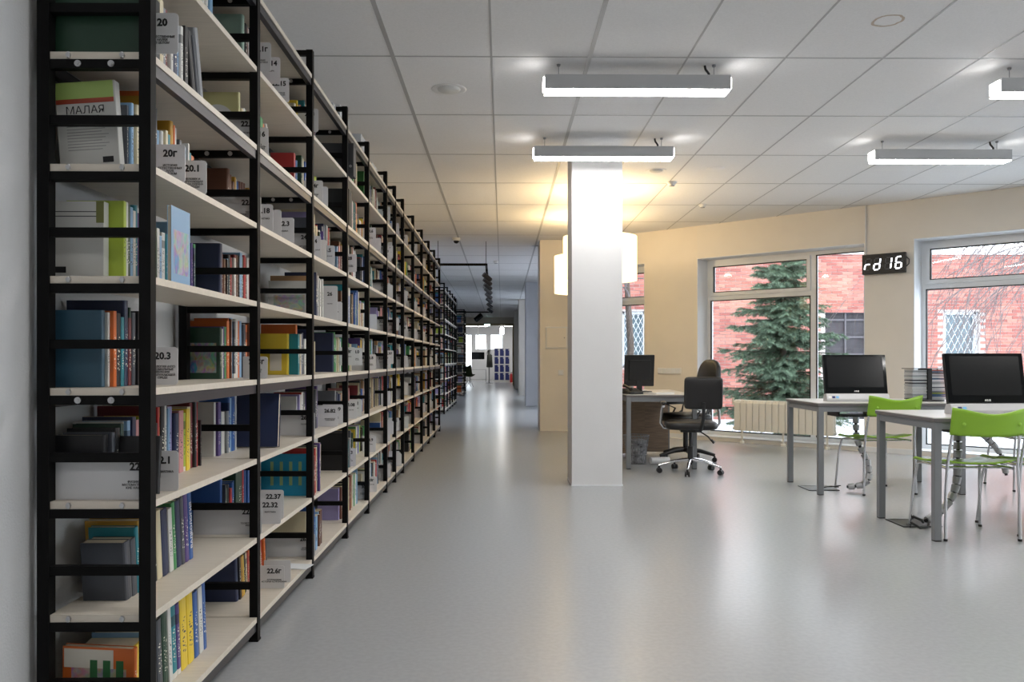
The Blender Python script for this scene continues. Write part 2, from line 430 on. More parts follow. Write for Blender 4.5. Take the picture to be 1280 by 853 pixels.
mb.bb(-1.60, -1.44, fw, fw+.2, .7, 2.45).bb(-.78, -.64, fw, fw+.2, .7, 2.45).bb(-1.44, .02, fw, fw+.2, .7, 1.62)
structure(mb.obj('wall_far', M_pillar))
wf = structure(link('window_4', None, None, (-.95, fw+.1, .7)))
for a, b, z0 in ((-1.95, -1.60, 0), (-1.44, -.78, .92), (-.64, .02, .92)):
    MB().add  # noqa
    m_ = MB(); m_.bb(a+.95, b+.95, -.02, .02, z0, z0+.04).bb(a+.95, b+.95, -.02, .02, 1.71, 1.75).bb(a+.95, a+.98, -.02, .02, z0+.04, 1.71).bb(b+.92, b+.95, -.02, .02, z0+.04, 1.71)
    m_.obj('window_frame', M_pvc, wf)
    g_ = MB(); g_.add([(a+.98, 0, z0+.04), (b+.92, 0, z0+.04), (b+.92, 0, 1.71), (a+.98, 0, 1.71)], [(0, 1, 2, 3)]); g_.obj('pane', M_glass, wf)

# square pillar
structure(MB().bb(.605, 1.045, 7.19, 7.66, 0, CH).obj('wall_pillar', M_pillar))
structure(MB().bb(.600, 1.050, 7.185, 7.665, 0, .012).obj('trim_2', M_pvc))

# ------------------------------------------------------------ outside
g0 = W(cornerL, TH); g1 = W(sR+.3, TH)
gm_ = MB(); gm_.prism([(1.85, 13.4), (g0.x+.6, g0.y+.2), (g1.x, g1.y), (XR+.3, g1.y-.02), (XR+.3, -8), (45, -8), (45, 44.3), (1.95, 44.3)], 'z', -.42, -.35); gm_.bb(-40, 45, 44.3, 90, -.42, -.35)
structure(gm_.obj('ground', M_snow))
def facade():
    Y = 20.0; x0, x1 = .6, 24.0; z0, z1 = -.35, 3.66
    root = thing('brick_building', 'long single-storey red brick building seen across the yard through the windows', 'building', (12, Y, -.35))
    gate = (7.85, 8.9, -.35, 2.25); win = [(10.78, 11.62, .9, 2.28), (2.9, 3.5, .9, 2.28), (14.8, 15.7, .9, 2.28)]
    holes = [gate] + win
    # wall core, cut round the openings in vertical strips
    xs = sorted({x0, x1} | {h[0] for h in holes} | {h[1] for h in holes}); core = MB()
    for a, b in zip(xs, xs[1:]):
        hs = [h for h in holes if h[0] <= a+1e-6 and h[1] >= b-1e-6]
        if hs:
            h = hs[0]
            if h[2] > z0+.01: core.bb(a-12, b-12, .012, .4, 0, h[2]+.35)
            core.bb(a-12, b-12, .012, .4, h[3]+.35, z1+.35)
        else: core.bb(a-12, b-12, .012, .4, 0, z1+.35)
    core.obj('wall', M_mortar, root)
    vs = []; fs = []; cols = []
    rnd = random.Random(3); ch_, bw = .0765, .26
    base = [hexc('ab6a60'), hexc('b37265'), hexc('a5635a'), hexc('b97b6e'), hexc('9d5d55')]
    r = 0; z = z0
    while z < z1-.02:
        x = x0 + (0 if r % 2 else -bw/2)
        while x < x1:
            a, b = max(x, x0), min(x+bw-.012, x1); zz0, zz1 = z, z+ch_-.012
            bad = any(a < h[1] and b > h[0] and zz0 < h[3] and zz1 > h[2] for h in holes)
            if b-a > .03 and not bad:
                dy = rnd.uniform(-.004, .004); i = len(vs)
                for yy in (0+dy, .014):
                    vs += [(a-12, yy, zz0+.35), (b-12, yy, zz0+.35), (b-12, yy, zz1+.35), (a-12, yy, zz1+.35)]
                fs += [(i, i+1, i+2, i+3), (i, i+4, i+5, i+1), (i+1, i+5, i+6, i+2), (i+2, i+6, i+7, i+3), (i+3, i+7, i+4, i)]
                c = rnd.choice(base); k = rnd.uniform(.78, .92); cols += [tuple(q*k for q in c)]*5
            x += bw
        z += ch_; r += 1
    me = bpy.data.meshes.new('brick'); me.from_pydata(vs, [], fs); me.materials.append(M_brick)
    ca = me.color_attributes.new('col', 'FLOAT_COLOR', 'CORNER'); d = []
    for p, c in zip(me.polygons, cols): d += [*c, 1]*p.loop_total
    ca.data.foreach_set('color', d)
    tag(link('brick', me, root), kind='stuff')
    MB().bb(x0-12.2, x1-11.8, -.06, .5, 4.012, 4.07).obj('fascia', M_lacquer, root)
    MB().bb(x0-12.2, x1-11.8, -.08, 3.5, 4.07, 4.14).obj('roof', mat('snowy_roof', (.75, .77, .8), .9), root)
    # dark double gate
    M_gate = mat('dark_gate', (.035, .03, .035), .7, noise=.3, nscale=4)
    gp = MB(); gp.bb(gate[0]-12, gate[1]-12, .12, .2, 0, 2.6).obj('gate', M_gate, root)
    bar = MB()
    for k in range(6): bar.bb(gate[0]-12, gate[1]-12, .09, .12, .3+k*.42, .35+k*.42)
    bar.bb((gate[0]+gate[1])/2-12.02, (gate[0]+gate[1])/2-11.98, .08, .12, 0, 2.6).obj('gate_rail', mat('gate_rail_metal', (.09, .08, .09), .6), root)
    M_dim = mat('dim_window_glass', (.12, .17, .2), .15)
    for (a, b, zz0, zz1) in win:
        a -= 12; b -= 12; zz0 += .35; zz1 += .35
        w_ = MB(); w_.bb(a, a+.07, .1, .18, zz0, zz1).bb(b-.07, b, .1, .18, zz0, zz1).bb(a, b, .1, .18, zz0, zz0+.07).bb(a, b, .1, .18, zz1-.07, zz1)
        fr = w_.obj('window_frame', M_pvc, root)
        MB().bb(a, b, .18, .2, zz0, zz1).obj('pane', M_dim, fr)
        gr = MB(); n = 7; wd = (b-a)/4
        for i in range(-8, 6):
            for sgn in (1, -1):
                # diagonal lattice bars clipped to the opening
                pts = []
                xa = a + i*wd*.75
                L_ = zz1-zz0
                for t in (0, 1):
                    pts.append((xa + t*L_*.5 if sgn > 0 else xa + (1-t)*L_*.5, zz0+t*L_))
                (xs_, zs_), (xe, ze) = pts
                t0, t1 = 0, 1; dx = xe-xs_
                if abs(dx) > 1e-6:
                    ta, tb = sorted(((a-xs_)/dx, (b-xs_)/dx)); t0, t1 = max(t0, ta), min(t1, tb)
                if t1-t0 > .03:
                    gr.cyl((xs_+dx*t0, .06, zs_+(ze-zs_)*t0), (xs_+dx*t1, .06, zs_+(ze-zs_)*t1), .008, n=4)
        gr.obj('security_grille', mat('white_grille', (.6, .62, .65), .5), fr)
facade()

def spruce(x, y, h, rw):
    root = thing('spruce_tree', 'tall green spruce tree with drooping branches outside the nearer window', 'tree', (x, y, -.35))
    rnd = random.Random(11)
    MB().cyl((0, 0, 0), (0, 0, h), .09, .012, n=8).obj('trunk', M_bark, root)
    wood = MB(); vs = []; fs = []
    z = .25
    def tuft(p, d, ln, n):
        d = d.normalized(); a = d.cross(Vector((0, 0, 1))); a.normalize() if a.length > .01 else None; b = d.cross(a)
        for k in range(n):
            t = rnd.random(); q = p + d*ln*t
            ang = rnd.uniform(0, 6.283); e = (a*math.cos(ang)+b*math.sin(ang))*.8 + d*.7
            e = e.normalized()*rnd.uniform(.035, .075); w_ = d.cross(e).normalized()*.0042
            i = len(vs); vs.extend([tuple(q-w_), tuple(q+w_), tuple(q+e)]); fs.append((i, i+1, i+2))
    while z < h-.1:
        f = (z/h); Rr = rw*(1-f)**.8*rnd.uniform(.85, 1.1)+.06
        nb = 7 if f < .8 else 5
        a0 = rnd.uniform(0, 6.28)
        for k in range(nb):
            a = a0 + k*6.283/nb + rnd.uniform(-.2, .2); L_ = Rr*rnd.uniform(.62, 1.18)
            d = Vector((math.cos(a), math.sin(a), 0)); pts = []; zo = rnd.uniform(-.07, .07); tl = rnd.uniform(-.15, .18)
            for t in range(6):
                u = t/5; pts.append(Vector((0, 0, z+zo)) + d*L_*u + Vector((0, 0, L_*((.30+tl)*u - .62*u*u + .34*u**3 if f < .75 else .6*u))))
            wood.tube(pts, .01, n=4, rs=[.014*(1-i/6) for i in range(6)])
            for i in range(5):
                seg = pts[i+1]-pts[i]
                tuft(pts[i], seg, seg.length, int(38*seg.length/.12)+8)
                for sd in (-1, 1):
                    for q in range(3):
                        st = pts[i]+seg*rnd.random(); sdv = (seg.normalized()*.7 + d.cross(Vector((0, 0, 1)))*sd*.8 + Vector((0, 0, -.25-.3*rnd.random())))
                        ln = L_*.42*(1-i/6.5)*rnd.uniform(.6, 1.1)
                        tuft(st, sdv, ln, int(30*ln/.12)+6)
        z += rnd.uniform(.1, .15)
    wood.obj('branch', M_bark, root)['kind'] = 'stuff'
    me = bpy.data.meshes.new('foliage'); me.from_pydata(vs, [], fs); me.materials.append(M_needle)
    tag(link('foliage', me, root), kind='stuff'); print('spruce tris', len(fs))
spruce(4.98, 14.6, 4.3, 1.25)

def bare_tree(x, y, label, n, seed, h=4.2, spread=1.6, aim=None):
    rnd = random.Random(seed)
    root = thing('bare_tree', label, 'tree', (x, y, -.35))
    tr = MB(); tr.tube([(0, 0, 0), (.05, 0, h*.4), (-.03, .05, h*.75), (0, 0, h)], .06, n=7, rs=[.09, .07, .05, .03]); tr.obj('trunk', M_bark, root)
    br = MB(); sn = MB()
    for k in range(n):
        p = Vector((0, 0, h*rnd.uniform(.6, 1))); a = rnd.uniform(0, 6.283)
        if aim and rnd.random() < .6: a = aim + rnd.uniform(-.5, .5)
        d = Vector((math.cos(a), math.sin(a), .6)); pts = [p.copy()]; N_ = 12
        L_ = spread*rnd.uniform(.6, 1.2)
        for i in range(N_):
            d += Vector((rnd.uniform(-.25, .25), rnd.uniform(-.25, .25), -.17+rnd.uniform(-.12, .08))); d.normalize()
            p = p + d*L_/N_*1.6; pts.append(p.copy())
            if i > 3 and rnd.random() < .7:
                q = p.copy(); dd = (d + Vector((rnd.uniform(-.7, .7), rnd.uniform(-.7, .7), -.5))).normalized(); tp = [q.copy()]
                for j in range(5):
                    dd += Vector((rnd.uniform(-.2, .2), rnd.uniform(-.2, .2), -.12)); dd.normalize(); q = q+dd*L_*.07; tp.append(q.copy())
                br.tube(tp, .004, n=3, rs=[.005-.0006*j for j in range(6)])
        br.tube(pts, .01, n=4, rs=[.014*(1-i/(N_+2)) for i in range(N_+1)])
    tag(br.obj('branch', mat('twig_bark', (.16, .13, .13), .9), root), kind='stuff')
bare_tree(10.6, 13.6, 'bare drooping tree with thin twigs outside the window at the right edge', 80, 5, 4.8, 3.0, aim=math.pi)
bare_tree(2.42, 15.9, 'bare thin tree whose twigs cross the brickwork left of the spruce', 30, 8, 4.3, 1.2)
bare_tree(-.9, 47.5, 'bare tree outside the small windows of the distant hall', 60, 9, 4.8, 1.8)
# ------------------------------------------------------------ shelving
LV = [.085, .396, .704, 1.013, 1.318, 1.623, 1.928, 2.233, 2.525]   # board centres
HT = .010                                                            # half thickness
XF, XB = -.97, -1.245                                                # post centres, front and back
POSTS = [2.27, 3.25, 4.18, 5.11, 5.93, 6.86, 7.43, 8.03, 8.95, 9.92, 10.85, 11.75, 12.70]
HP = 2.66
post_me = MB().bb(-.016, .016, -.0175, .0175, 0, HP).mesh('post', M_black)
foot_me = MB().bb(-.018, .018, -.02, .02, 0, .008).mesh('foot', M_black)
rung_me = {}
bolt_me = MB().cyl((0, -.0155, 0), (0, -.0125, 0), .009, n=12).cyl((0, -.019, 0), (0, -.0155, 0), .0045, n=6).mesh('bolt', M_bolt)
clip_me = MB().cyl((0, 0, 0), (0, 0, .016), .0045, n=8).cyl((0, -.004, .008), (0, .004, .008), .0065, n=8).mesh('shelf_pin', M_bolt)
board_me = {}
def shelving(name, label, posts, xf, xb):
    root = thing(name, label, 'shelving', ((xf+xb)/2, posts[0], 0), 0)
    ox = (xf+xb)/2; hw = (xf-xb)/2
    if hw not in rung_me: rung_me[hw] = MB().bb(-hw+.015, hw-.015, -.0125, .0125, -.0125, .0125).mesh('rung', M_black)
    for i, y in enumerate(posts):
        fr = link('side_frame', None, root, (0, y-posts[0], 0))
        for sx in (-hw, hw):
            link('post', post_me, fr, (sx, 0, 0)); link('foot', foot_me, fr, (sx, 0, 0))
        for k, z in enumerate(LV):
            link('rung', rung_me[hw], fr, (0, 0, z-HT-.0130))
            if k < 8: link('rung', rung_me[hw], fr, (0, 0, z-HT-.0130+.1525))
            if k in (0, 3, 6, 8) and i < 6:
                for sx in (-.045, .045): link('bolt', bolt_me, fr, (sx, 0, z-HT-.013))
        link('rung', rung_me[hw], fr, (0, 0, HP-.0135))
    for i in range(len(posts)-1):
        y0, y1 = posts[i], posts[i+1]; L_ = y1-y0
        key = (round(L_, 3), hw)
        if key not in board_me:
            board_me[key] = (MB().bb(-hw+.012, hw+.013, .002-.012, L_-.014, -HT, HT).mesh('shelf_board', M_shelf),
                             MB().bb(hw-.012, hw+.010, .0176, L_-.0176, -.034, -.002).bb(-hw-.010, -hw+.012, .0176, L_-.0176, -.034, -.002).mesh('rail', M_rail))
        for k, z in enumerate(LV):
            b = link('shelf_board', board_me[key][0], root, (0, y0-posts[0], z))
            if i == 0:
                for sx in (-.07, .075): link('shelf_pin', clip_me, b, (sx, -.014, -.008))
            if k in (0, 3, 6, 8): link('rail', board_me[key][1], root, (0, y0-posts[0], z-HT))
    return root
shelving('steel_shelving', 'long black steel and pale wood shelving run filling the left wall', POSTS, XF, XB)
P2 = [16.75, 17.7, 18.6, 19.5, 20.4, 21.0]
shelving('steel_shelving', 'second shelving run, set back beyond the first along the corridor', P2, -1.18, -1.45)

# ---- books: unit protos (x depth, spine at +x; y thickness; z height)
def book_proto(hard):
    cv = MB(); pg = MB()
    bt = .09 if hard else .03; ins = .02 if hard else .0
    # C-shaped cover outline in plan, swept in z
    sp = [(.455, -.5), (.485, -.42), (.5, -.2), (.5, .2), (.485, .42), (.455, .5)] if hard else [(.49, -.5), (.5, -.45), (.5, .45), (.49, .5)]
    poly = [(-.5, -.5)] + sp + [(-.5, .5), (-.5, .5-bt), (.455, .5-bt), (.455, -.5+bt), (-.5, -.5+bt)]
    n = len(poly)
    vs = [(p[0], p[1], z) for z in (0, 1) for p in poly]
    fs = [(i, (i+1) % n, n+(i+1) % n, n+i) for i in range(n)]
    # caps: front board, back board, spine
    k = len(sp)
    caps = [[0, 1, n-2, n-1], [k, k+1, n-4, n-3] if False else [k, k+1, k+2, k+3], list(range(1, k+1)) + [k+3, n-2]]
    fs += [tuple(c[::-1]) for c in caps] + [tuple(i+n for i in c) for c in caps]
    cv.add(vs, fs)
    pg.bb(-.5+ins, .455, -.5+bt, .5-bt, ins*.5, 1-ins*.5)
    return cv, pg
protos = {}
for hard in (True, False):
    cv, pg = book_proto(hard)
    me = cv.mesh('cover', COVER[0]); covers = []
    for st in range(4):
        m2 = me.copy(); m2.materials.clear(); m2.materials.append(COVER[st]); covers.append(m2)
    protos[hard] = (covers, pg.mesh('pages', M_paper))
PAL = {'navy': '26304f', 'blue': '2f5a9c', 'light blue': '7fa6c8', 'teal': '1f7f8c', 'dark green': '21402f', 'green': '3d8a4f', 'lime green': 'a3b83a',
       'yellow': 'e3c53a', 'mustard': 'b98c2c', 'orange': 'd0692a', 'red': 'b03030', 'dark red': '6e2226', 'brown': '6a4330', 'tan': 'a98560', 'cream': 'cfc4a4',
       'white': 'cfcfca', 'grey': '83878c', 'dark grey': '464a52', 'black': '17171a', 'purple': '54407c', 'lilac': '9a92c0', 'pink': 'c48a8a', 'steel blue': '2f5468', 'pale yellow': 'd0cb92', 'sea green': '93ae9f'}
RGB = {k: hexc(v) for k, v in PAL.items()}
ORD = ['first', 'second', 'third', 'fourth', 'fifth', 'sixth', 'seventh', 'eighth', 'ninth', 'tenth', 'eleventh', 'twelfth']
def ordn(i): return ORD[i] if i < 12 else f'{i+1}th' if (i+1) % 10 not in (1, 2, 3) or 10 < (i+1) % 100 < 14 else f"{i+1}{ {1:'st',2:'nd',3:'rd'}[(i+1)%10] }"
LVN = ['bottom shelf', 'second shelf up', 'third shelf up', 'fourth shelf up', 'fifth shelf up', 'sixth shelf up', 'seventh shelf up', 'eighth shelf up', 'top shelf']
BAYN = ['nearest bay', 'second bay', 'third bay', 'fourth bay', 'fifth bay']
nbook = 0; MAXB = 300
bulk = dict(v=[], f=[], c=[], u=[])
def bulk_book(x1, d, y0, t, z, h, c, lean=0, lab=0):
    i = len(bulk['v'])
    ly = math.sin(lean)*h; lz = math.cos(lean)*h
    bulk['v'] += [(x1-d, y0, z), (x1, y0, z), (x1, y0+t, z), (x1-d, y0+t, z), (x1-d, y0+ly, z+lz), (x1, y0+ly, z+lz), (x1, y0+t+ly, z+lz), (x1-d, y0+t+ly, z+lz)]
    bulk['f'] += [(i, i+1, i+5, i+4), (i+1, i+2, i+6, i+5), (i+2, i+3, i+7, i+6), (i+4, i+5, i+6, i+7), (i, i+3, i+2, i+1)]
    bulk['c'] += [c, c, c, RGB['cream'], c]; bulk['u'] += [0, 1, 0, 0, 0]
def add_book(bay, lv, idx, colour, t, h, d, y0, x1, style=1, hard=True, lean=0, note=None, face_out=False, real=True, zoff=0, group=None):
    """y0: near side of the book at its foot; x1: spine plane.  lean: top leans towards +y (away) when positive."""
    global nbook
    z = LV[lv]+HT+.0006+zoff
    if not real: bulk_book(x1, d, y0, t, z, h, RGB[colour], lean); return
    nbook += 1
    size = ('thick' if t > .034 else 'thin' if t < .016 else 'tall' if h > .235 else 'small' if h < .185 else 'medium')
    lab = note or f'{size} {colour} book'
    full = f'{note}, {LVN[lv]}, {BAYN[bay]}' if note else f'{lab}, {ordn(idx)} from near end, {LVN[lv]}, {BAYN[bay]}'
    rz = math.pi/2 if face_out else 0
    lift = abs(math.sin(lean))*t/2 if lean < 0 else 0
    o = thing('book', full, 'book', (x1-d/2, y0+t/2, z), rz, group or f'books on the {LVN[lv]}')
    covers, pages = protos[hard]
    S = (d, t, h)
    c = link('cover', covers[style], o); c.scale = S; c.color = (*RGB[colour], 1)
    p = link('pages', pages, o); p.scale = S
    if face_out: o.location = (x1, y0+d/2, z)
    if lean:
        # pivot so that no corner sinks into the board
        o.rotation_euler = (-lean, 0, rz); o.location.z += abs(math.sin(lean))*t/2
    return o
ALLC = list(PAL)[:22]
WT = [5, 5, 3, 3, 4, 3, 1, 2.5, 2, 2.5, 4, 4, 5, 4, 8, 16, 4, 4, 5, 2, 2, 1.5]
# explicit rows: (bay, level): dict(start, x, end, first=[...], lean)
# first entries: (colour, t, h, d, style, hard, x offset, note)
ROWS = {
 (0,7): dict(x=-1.08, end=3.1),
 (0,6): dict(x=-.985, end=2.60, start=2.295, first=[('dark green', .045, .262, .255, 0, True, 0, 'large dark green album'), ('gap', .016, 0, 0, 0, 0, 0, None)], pal=['white', 'black', 'cream', 'grey', 'dark red', 'white', 'navy', 'red', 'light blue']),
 (0,5): dict(x=-1.05, end=2.86, first=[('white', .03, .235, .165, 2, False, -.015, 'white book with a lime green top and red stripe')], pal=['navy', 'dark grey', 'light blue', 'white', 'cream', 'teal', 'mustard', 'orange', 'purple', 'white']),
 (0,4): dict(x=-1.075, end=2.95, first=[('white', .03, .215, .15, 2, False, -.04, 'white magazine with a printed back cover')], pal=['green', 'lime green', 'white', 'dark green', 'light blue', 'white', 'teal', 'purple', 'navy']),
 (0,3): dict(x=-1.10, end=2.64, first=[('steel blue', .022, .215, .135, 0, True, -.015, 'smooth steel blue hardback'), ('white', .012, .21, .13, 1, False, -.01, None), ('orange', .018, .215, .13, 1, False, 0, None), ('black', .03, .21, .14, 1, True, 0, None), ('teal', .02, .2, .14, 1, True, 0, None), ('navy', .024, .25, .17, 1, True, 0, None), ('dark red', .02, .2, .13, 1, True, 0, None)], pal=['black', 'dark green', 'dark grey']),
 (0,2): dict(x=-1.10, end=3.05, first=[('black', .03, .175, .14, 0, True, -.01, 'plain black hardback'), ('dark grey', .02, .18, .14, 1, True, 0, None), ('black', .03, .19, .14, 1, True, 0, None), ('dark green', .02, .2, .14, 1, True, 0, None)], pal=['black', 'red', 'orange', 'black', 'white', 'light blue', 'lilac', 'navy', 'pink', 'lime green', 'yellow', 'cream', 'dark red']),
 (0,1): dict(x=-1.08, end=3.0, start=2.39, lean=-.10, first=[('dark grey', .04, .17, .125, 0, True, 0, 'thick slate grey hardback'), ('dark grey', .035, .17, .125, 0, True, 0, None), ('teal', .02, .2, .14, 1, True, 0, None), ('mustard', .03, .215, .16, 0, True, 0, None), ('yellow', .03, .2, .14, 1, False, 0, None), ('dark red', .022, .2, .14, 1, True, 0, None), ('black', .032, .215, .15, 1, True, 0, None), ('cream', .04, .22, .15, 0, True, 0, None), ('navy', .05, .215, .15, 0, True, 0, None), ('white', .03, .21, .15, 1, False, 0, None), ('green', .03, .225, .15, 1, True, 0, None), ('navy', .04, .225, .15, 0, True, 0, None), ('dark grey', .03, .23, .15, 1, True, 0, None), ('purple', .036, .235, .15, 1, True, 0, None), ('blue', .034, .24, .15, 0, True, 0, 'deep blue hardback with white title on its spine')], pal=['gap']),
 (0,0): dict(x=-1.03, start=2.325, end=2.995, lean=-.09, first=[('orange', .02, .2, .2, 3, True, -.0, 'orange picture book with trees on its cover'), ('yellow', .06, .2, .15, 0, False, 0, None), ('light blue', .03, .22, .15, 1, True, 0, None), ('black', .05, .23, .16, 0, True, 0, None), ('dark grey', .04, .225, .16, 1, True, 0, None), ('dark green', .04, .235, .16, 1, True, 0, None), ('white', .025, .24, .17, 1, False, 0, None), ('teal', .04, .235, .16, 2, True, 0, None), ('purple', .03, .23, .16, 2, True, 0, None), ('yellow', .056, .25, .17, 1, True, 0, None), ('yellow', .056, .25, .17, 1, True, 0, None), ('blue', .04, .225, .16, 1, True, 0, None), ('white', .036, .23, .16, 1, False, 0, None), ('blue', .036, .25, .17, 1, True, 0, None)], pal=['gap']),
 (4,7): dict(start=6.09),
 (1,7): dict(x=-1.035, end=3.72, first=[('sea green', .03, .235, .165, 0, True, 0, 'faded sea green book')], pal=['navy', 'white', 'black', 'red', 'white']),
 (1,6): dict(x=-1.055, end=3.78, first=[('pale yellow', .02, .235, .175, 3, True, 0, 'pale yellow book with a big white circle')], pal=['white', 'pink', 'cream', 'white', 'green', 'yellow', 'orange']),
 (1,5): dict(x=-1.10, end=3.72, first=[('brown', .03, .235, .14, 1, True, 0, None)], pal=['brown', 'brown', 'brown', 'mustard', 'white', 'blue', 'white', 'brown', 'tan']),
 (1,4): dict(x=-1.12, end=3.72, first=[('navy', .03, .235, .135, 0, True, 0, 'plain navy hardback with a tiny emblem')], pal=['white', 'dark red', 'brown', 'black', 'light blue', 'black', 'red', 'dark red']),
 (1,3): dict(x=-1.12, end=3.78, first=[('dark green', .02, .205, .135, 3, True, 0, 'green and cream swirling patterned book'), ('white', .012, .2, .14, 1, False, 0, None), ('purple', .018, .21, .14, 1, True, 0, None), ('green', .024, .21, .14, 1, True, 0, None), ('orange', .03, .235, .17, 1, False, 0, None)], pal=['orange', 'brown', 'light blue', 'dark grey', 'white']),
 (1,2): dict(x=-1.135, end=3.55, first=[('white', .02, .215, .11, 0, False, -.01, 'white spiral notebook with a small barcode'), ('purple', .03, .215, .12, 1, False, 0, None)], pal=['white', 'cream', 'teal', 'white', 'grey', 'blue', 'light blue', 'blue']),
 (1,1): dict(x=-1.12, end=3.75, start=3.33, first=[('blue', .02, .235, .14, 0, True, -.01, 'smooth mid blue hardback')], pal=['dark green', 'dark grey', 'dark green', 'black', 'red', 'blue', 'navy', 'blue']),
 (1,0): dict(x=-1.10, end=3.9, start=3.44, lean=-.12, first=[('navy', .03, .19, .15, 0, True, 0, 'leaning plain navy hardback')], pal=['blue', 'black', 'mustard', 'yellow', 'black', 'cream', 'red', 'orange', 'dark grey']),
 (2,7): dict(x=-1.06, end=4.75, first=[('cream', .03, .17, .17, 0, True, 0, 'low cream book')]),
 (2,6): dict(x=-1.07, end=4.9, first=[('red', .03, .225, .12, 1, True, 0, None), ('blue', .02, .19, .12, 1, True, 0, None), ('light blue', .02, .2, .11, 1, True, 0, None), ('dark green', .03, .23, .15, 0, True, .02, None), ('cream', .02, .22, .15, 1, True, .02, None)]),
 (2,5): dict(x=-1.0, end=4.85, start=4.27, first=[('dark grey', .05, .2, .16, 0, True, 0, 'dark slate box-like book')]),
 (2,4): dict(x=-.99, end=4.6, first=[('white', .03, .15, .21, 3, False, 0, 'white newspaper-like volume'), ('white', .035, .18, .22, 3, False, 0, None), ('tan', .03, .21, .22, 3, True, 0, None)], pal=['white', 'white', 'navy']),
 (2,3): dict(x=-1.05, end=4.65, first=[('yellow', .025, .21, .185, 0, True, -.045, 'yellow book with two small figures'), ('teal', .03, .21, .17, 0, False, 0, None), ('orange', .03, .26, .18, 0, True, -.02, None)], pal=['white', 'navy', 'white', 'cream', 'dark grey']),
 (2,2): dict(x=-1.05, end=4.72, pal=['white', 'lilac', 'cream', 'white', 'teal', 'red', 'white', 'dark grey', 'purple']),
 (2,1): dict(x=-.965, end=4.45, first=[('teal', .02, .212, .265, 0, True, 0, 'wide bright cyan book with pale lettering'), ('dark red', .02, .2, .2, 1, True, 0, None)], pal=['purple', 'red', 'cream', 'dark grey']),
 (2,0): dict(x=-.985, end=4.55, start=4.32, first=[('cream', .02, .21, .2, 0, True, -.04, None), ('blue', .02, .23, .22, 3, True, 0, 'blue picture book with painted onion domes')], pal=['light blue', 'brown']),
 (3,7): dict(x=-1.0, end=5.7, start=5.3),
 (3,6): dict(x=-1.0, end=5.7, start=5.34),
 (3,3): dict(x=-1.06, end=5.8, first=[('navy', .03, .245, .14, 0, True, 0, 'tall plain navy hardback'), ('green', .03, .25, .14, 1, True, 0, None)], pal=['white', 'cream', 'light blue', 'green', 'white']),
 (3,1): dict(x=-.985, end=5.5, first=[('black', .04, .235, .17, 0, True, 0, 'wide black hardback with white pages')]),
}
FRONTPAGES = {}
def row(bay, lv, posts, xf, real):
    y0p, y1p = posts[bay], posts[bay+1]
    rnd = random.Random(1000+bay*17+lv*101 + int(xf*-1000))
    sp = ROWS.get((bay, lv), {}) if xf == XF else {}
    L_ = y1p-y0p
    y = sp.get('start', y0p+.045+rnd.choice([0, 0, .01, .03])); end = sp.get('end', y0p+L_*rnd.choice([.6, .75, .9, .93]))
    x1 = sp.get('x', xf-rnd.uniform(.03, .10)); first = list(sp.get('first', [])); pal = list(sp.get('pal', []))
    lean = sp.get('lean', 0); cur = rnd.uniform(.17, .22); i = 0; runc = None
    end = min(end, y1p-.05)
    while True:
        if first:
            c, t, h, d, st, hard, dx, note = first.pop(0)
            if c == 'gap': y += t; continue
        else:
            if pal == ['gap']: break
            if pal: c = pal[i % len(pal)]
            elif runc and rnd.random() < .3: c = runc
            else: c = rnd.choices(ALLC, WT)[0]
            runc = c
            t = rnd.choice([.010, .013, .016, .02, .024, .03, .038]); 
            if rnd.random() < .25: cur = rnd.uniform(.165, .245)
            h = min(.26, cur+rnd.uniform(-.012, .012)); d = min(h*rnd.uniform(.62, .75), x1-(xf-.295) -.005); st = rnd.choices([0, 1, 2, 3], [2, 6, 2, 1])[0]; hard = rnd.random() < .55; dx = rnd.uniform(-.012, .004); note = None
        if y+t > end: break
        ll = lean
        add_book(bay, lv, i, c, t, h, d, y + (abs(math.sin(ll))*0 if ll else 0), x1+dx, st, hard, ll, note, real=real or bool(note))
        y += (t/math.cos(ll) if ll else t) + .0012 ; i += 1
        if i > 60: break
    if not lean and i > 2 and y+.09 < y1p-.05 and rnd.random() < .6 and 'end' not in sp or (bay, lv) in LEANEND:
        # last books lean back on the row
        for c, t, h, d, st in LEANEND.get((bay, lv), [(rnd.choices(ALLC, WT)[0], .02, rnd.uniform(.18, .22), .14, 1)]):
            ln = -.24
            y += math.sin(-ln)*h + .004
            if y+t*1.1 > y1p-.03: break
            add_book(bay, lv, i, c, t, h, min(d, x1-(xf-.295)), y-.004, x1+.0, st, True, ln, real=real); y += t*1.05 - math.sin(-ln)*h + .004; i += 1
    return i
LEANEND = {(0, 6): [('black', .03, .20, .14, 0), ('dark grey', .012, .2, .15, 0), ('grey', .03, .235, .17, 0)], (1, 2): [], (1, 4): [('light blue', .02, .2, .13, 1)]}
order = [(b, l) for b in range(12) for l in range(8)]
for b, l in order:
    row(b, l, POSTS, XF, nbook < MAXB-12 and b < 4)
for b in range(5):
    for l in range(8): row(b, l, P2, -1.18, False)
for l in range(8): row(0, l, [25.5, 26.4], -1.18, False)
print('books', nbook, 'bulk', len(bulk['v'])//8)
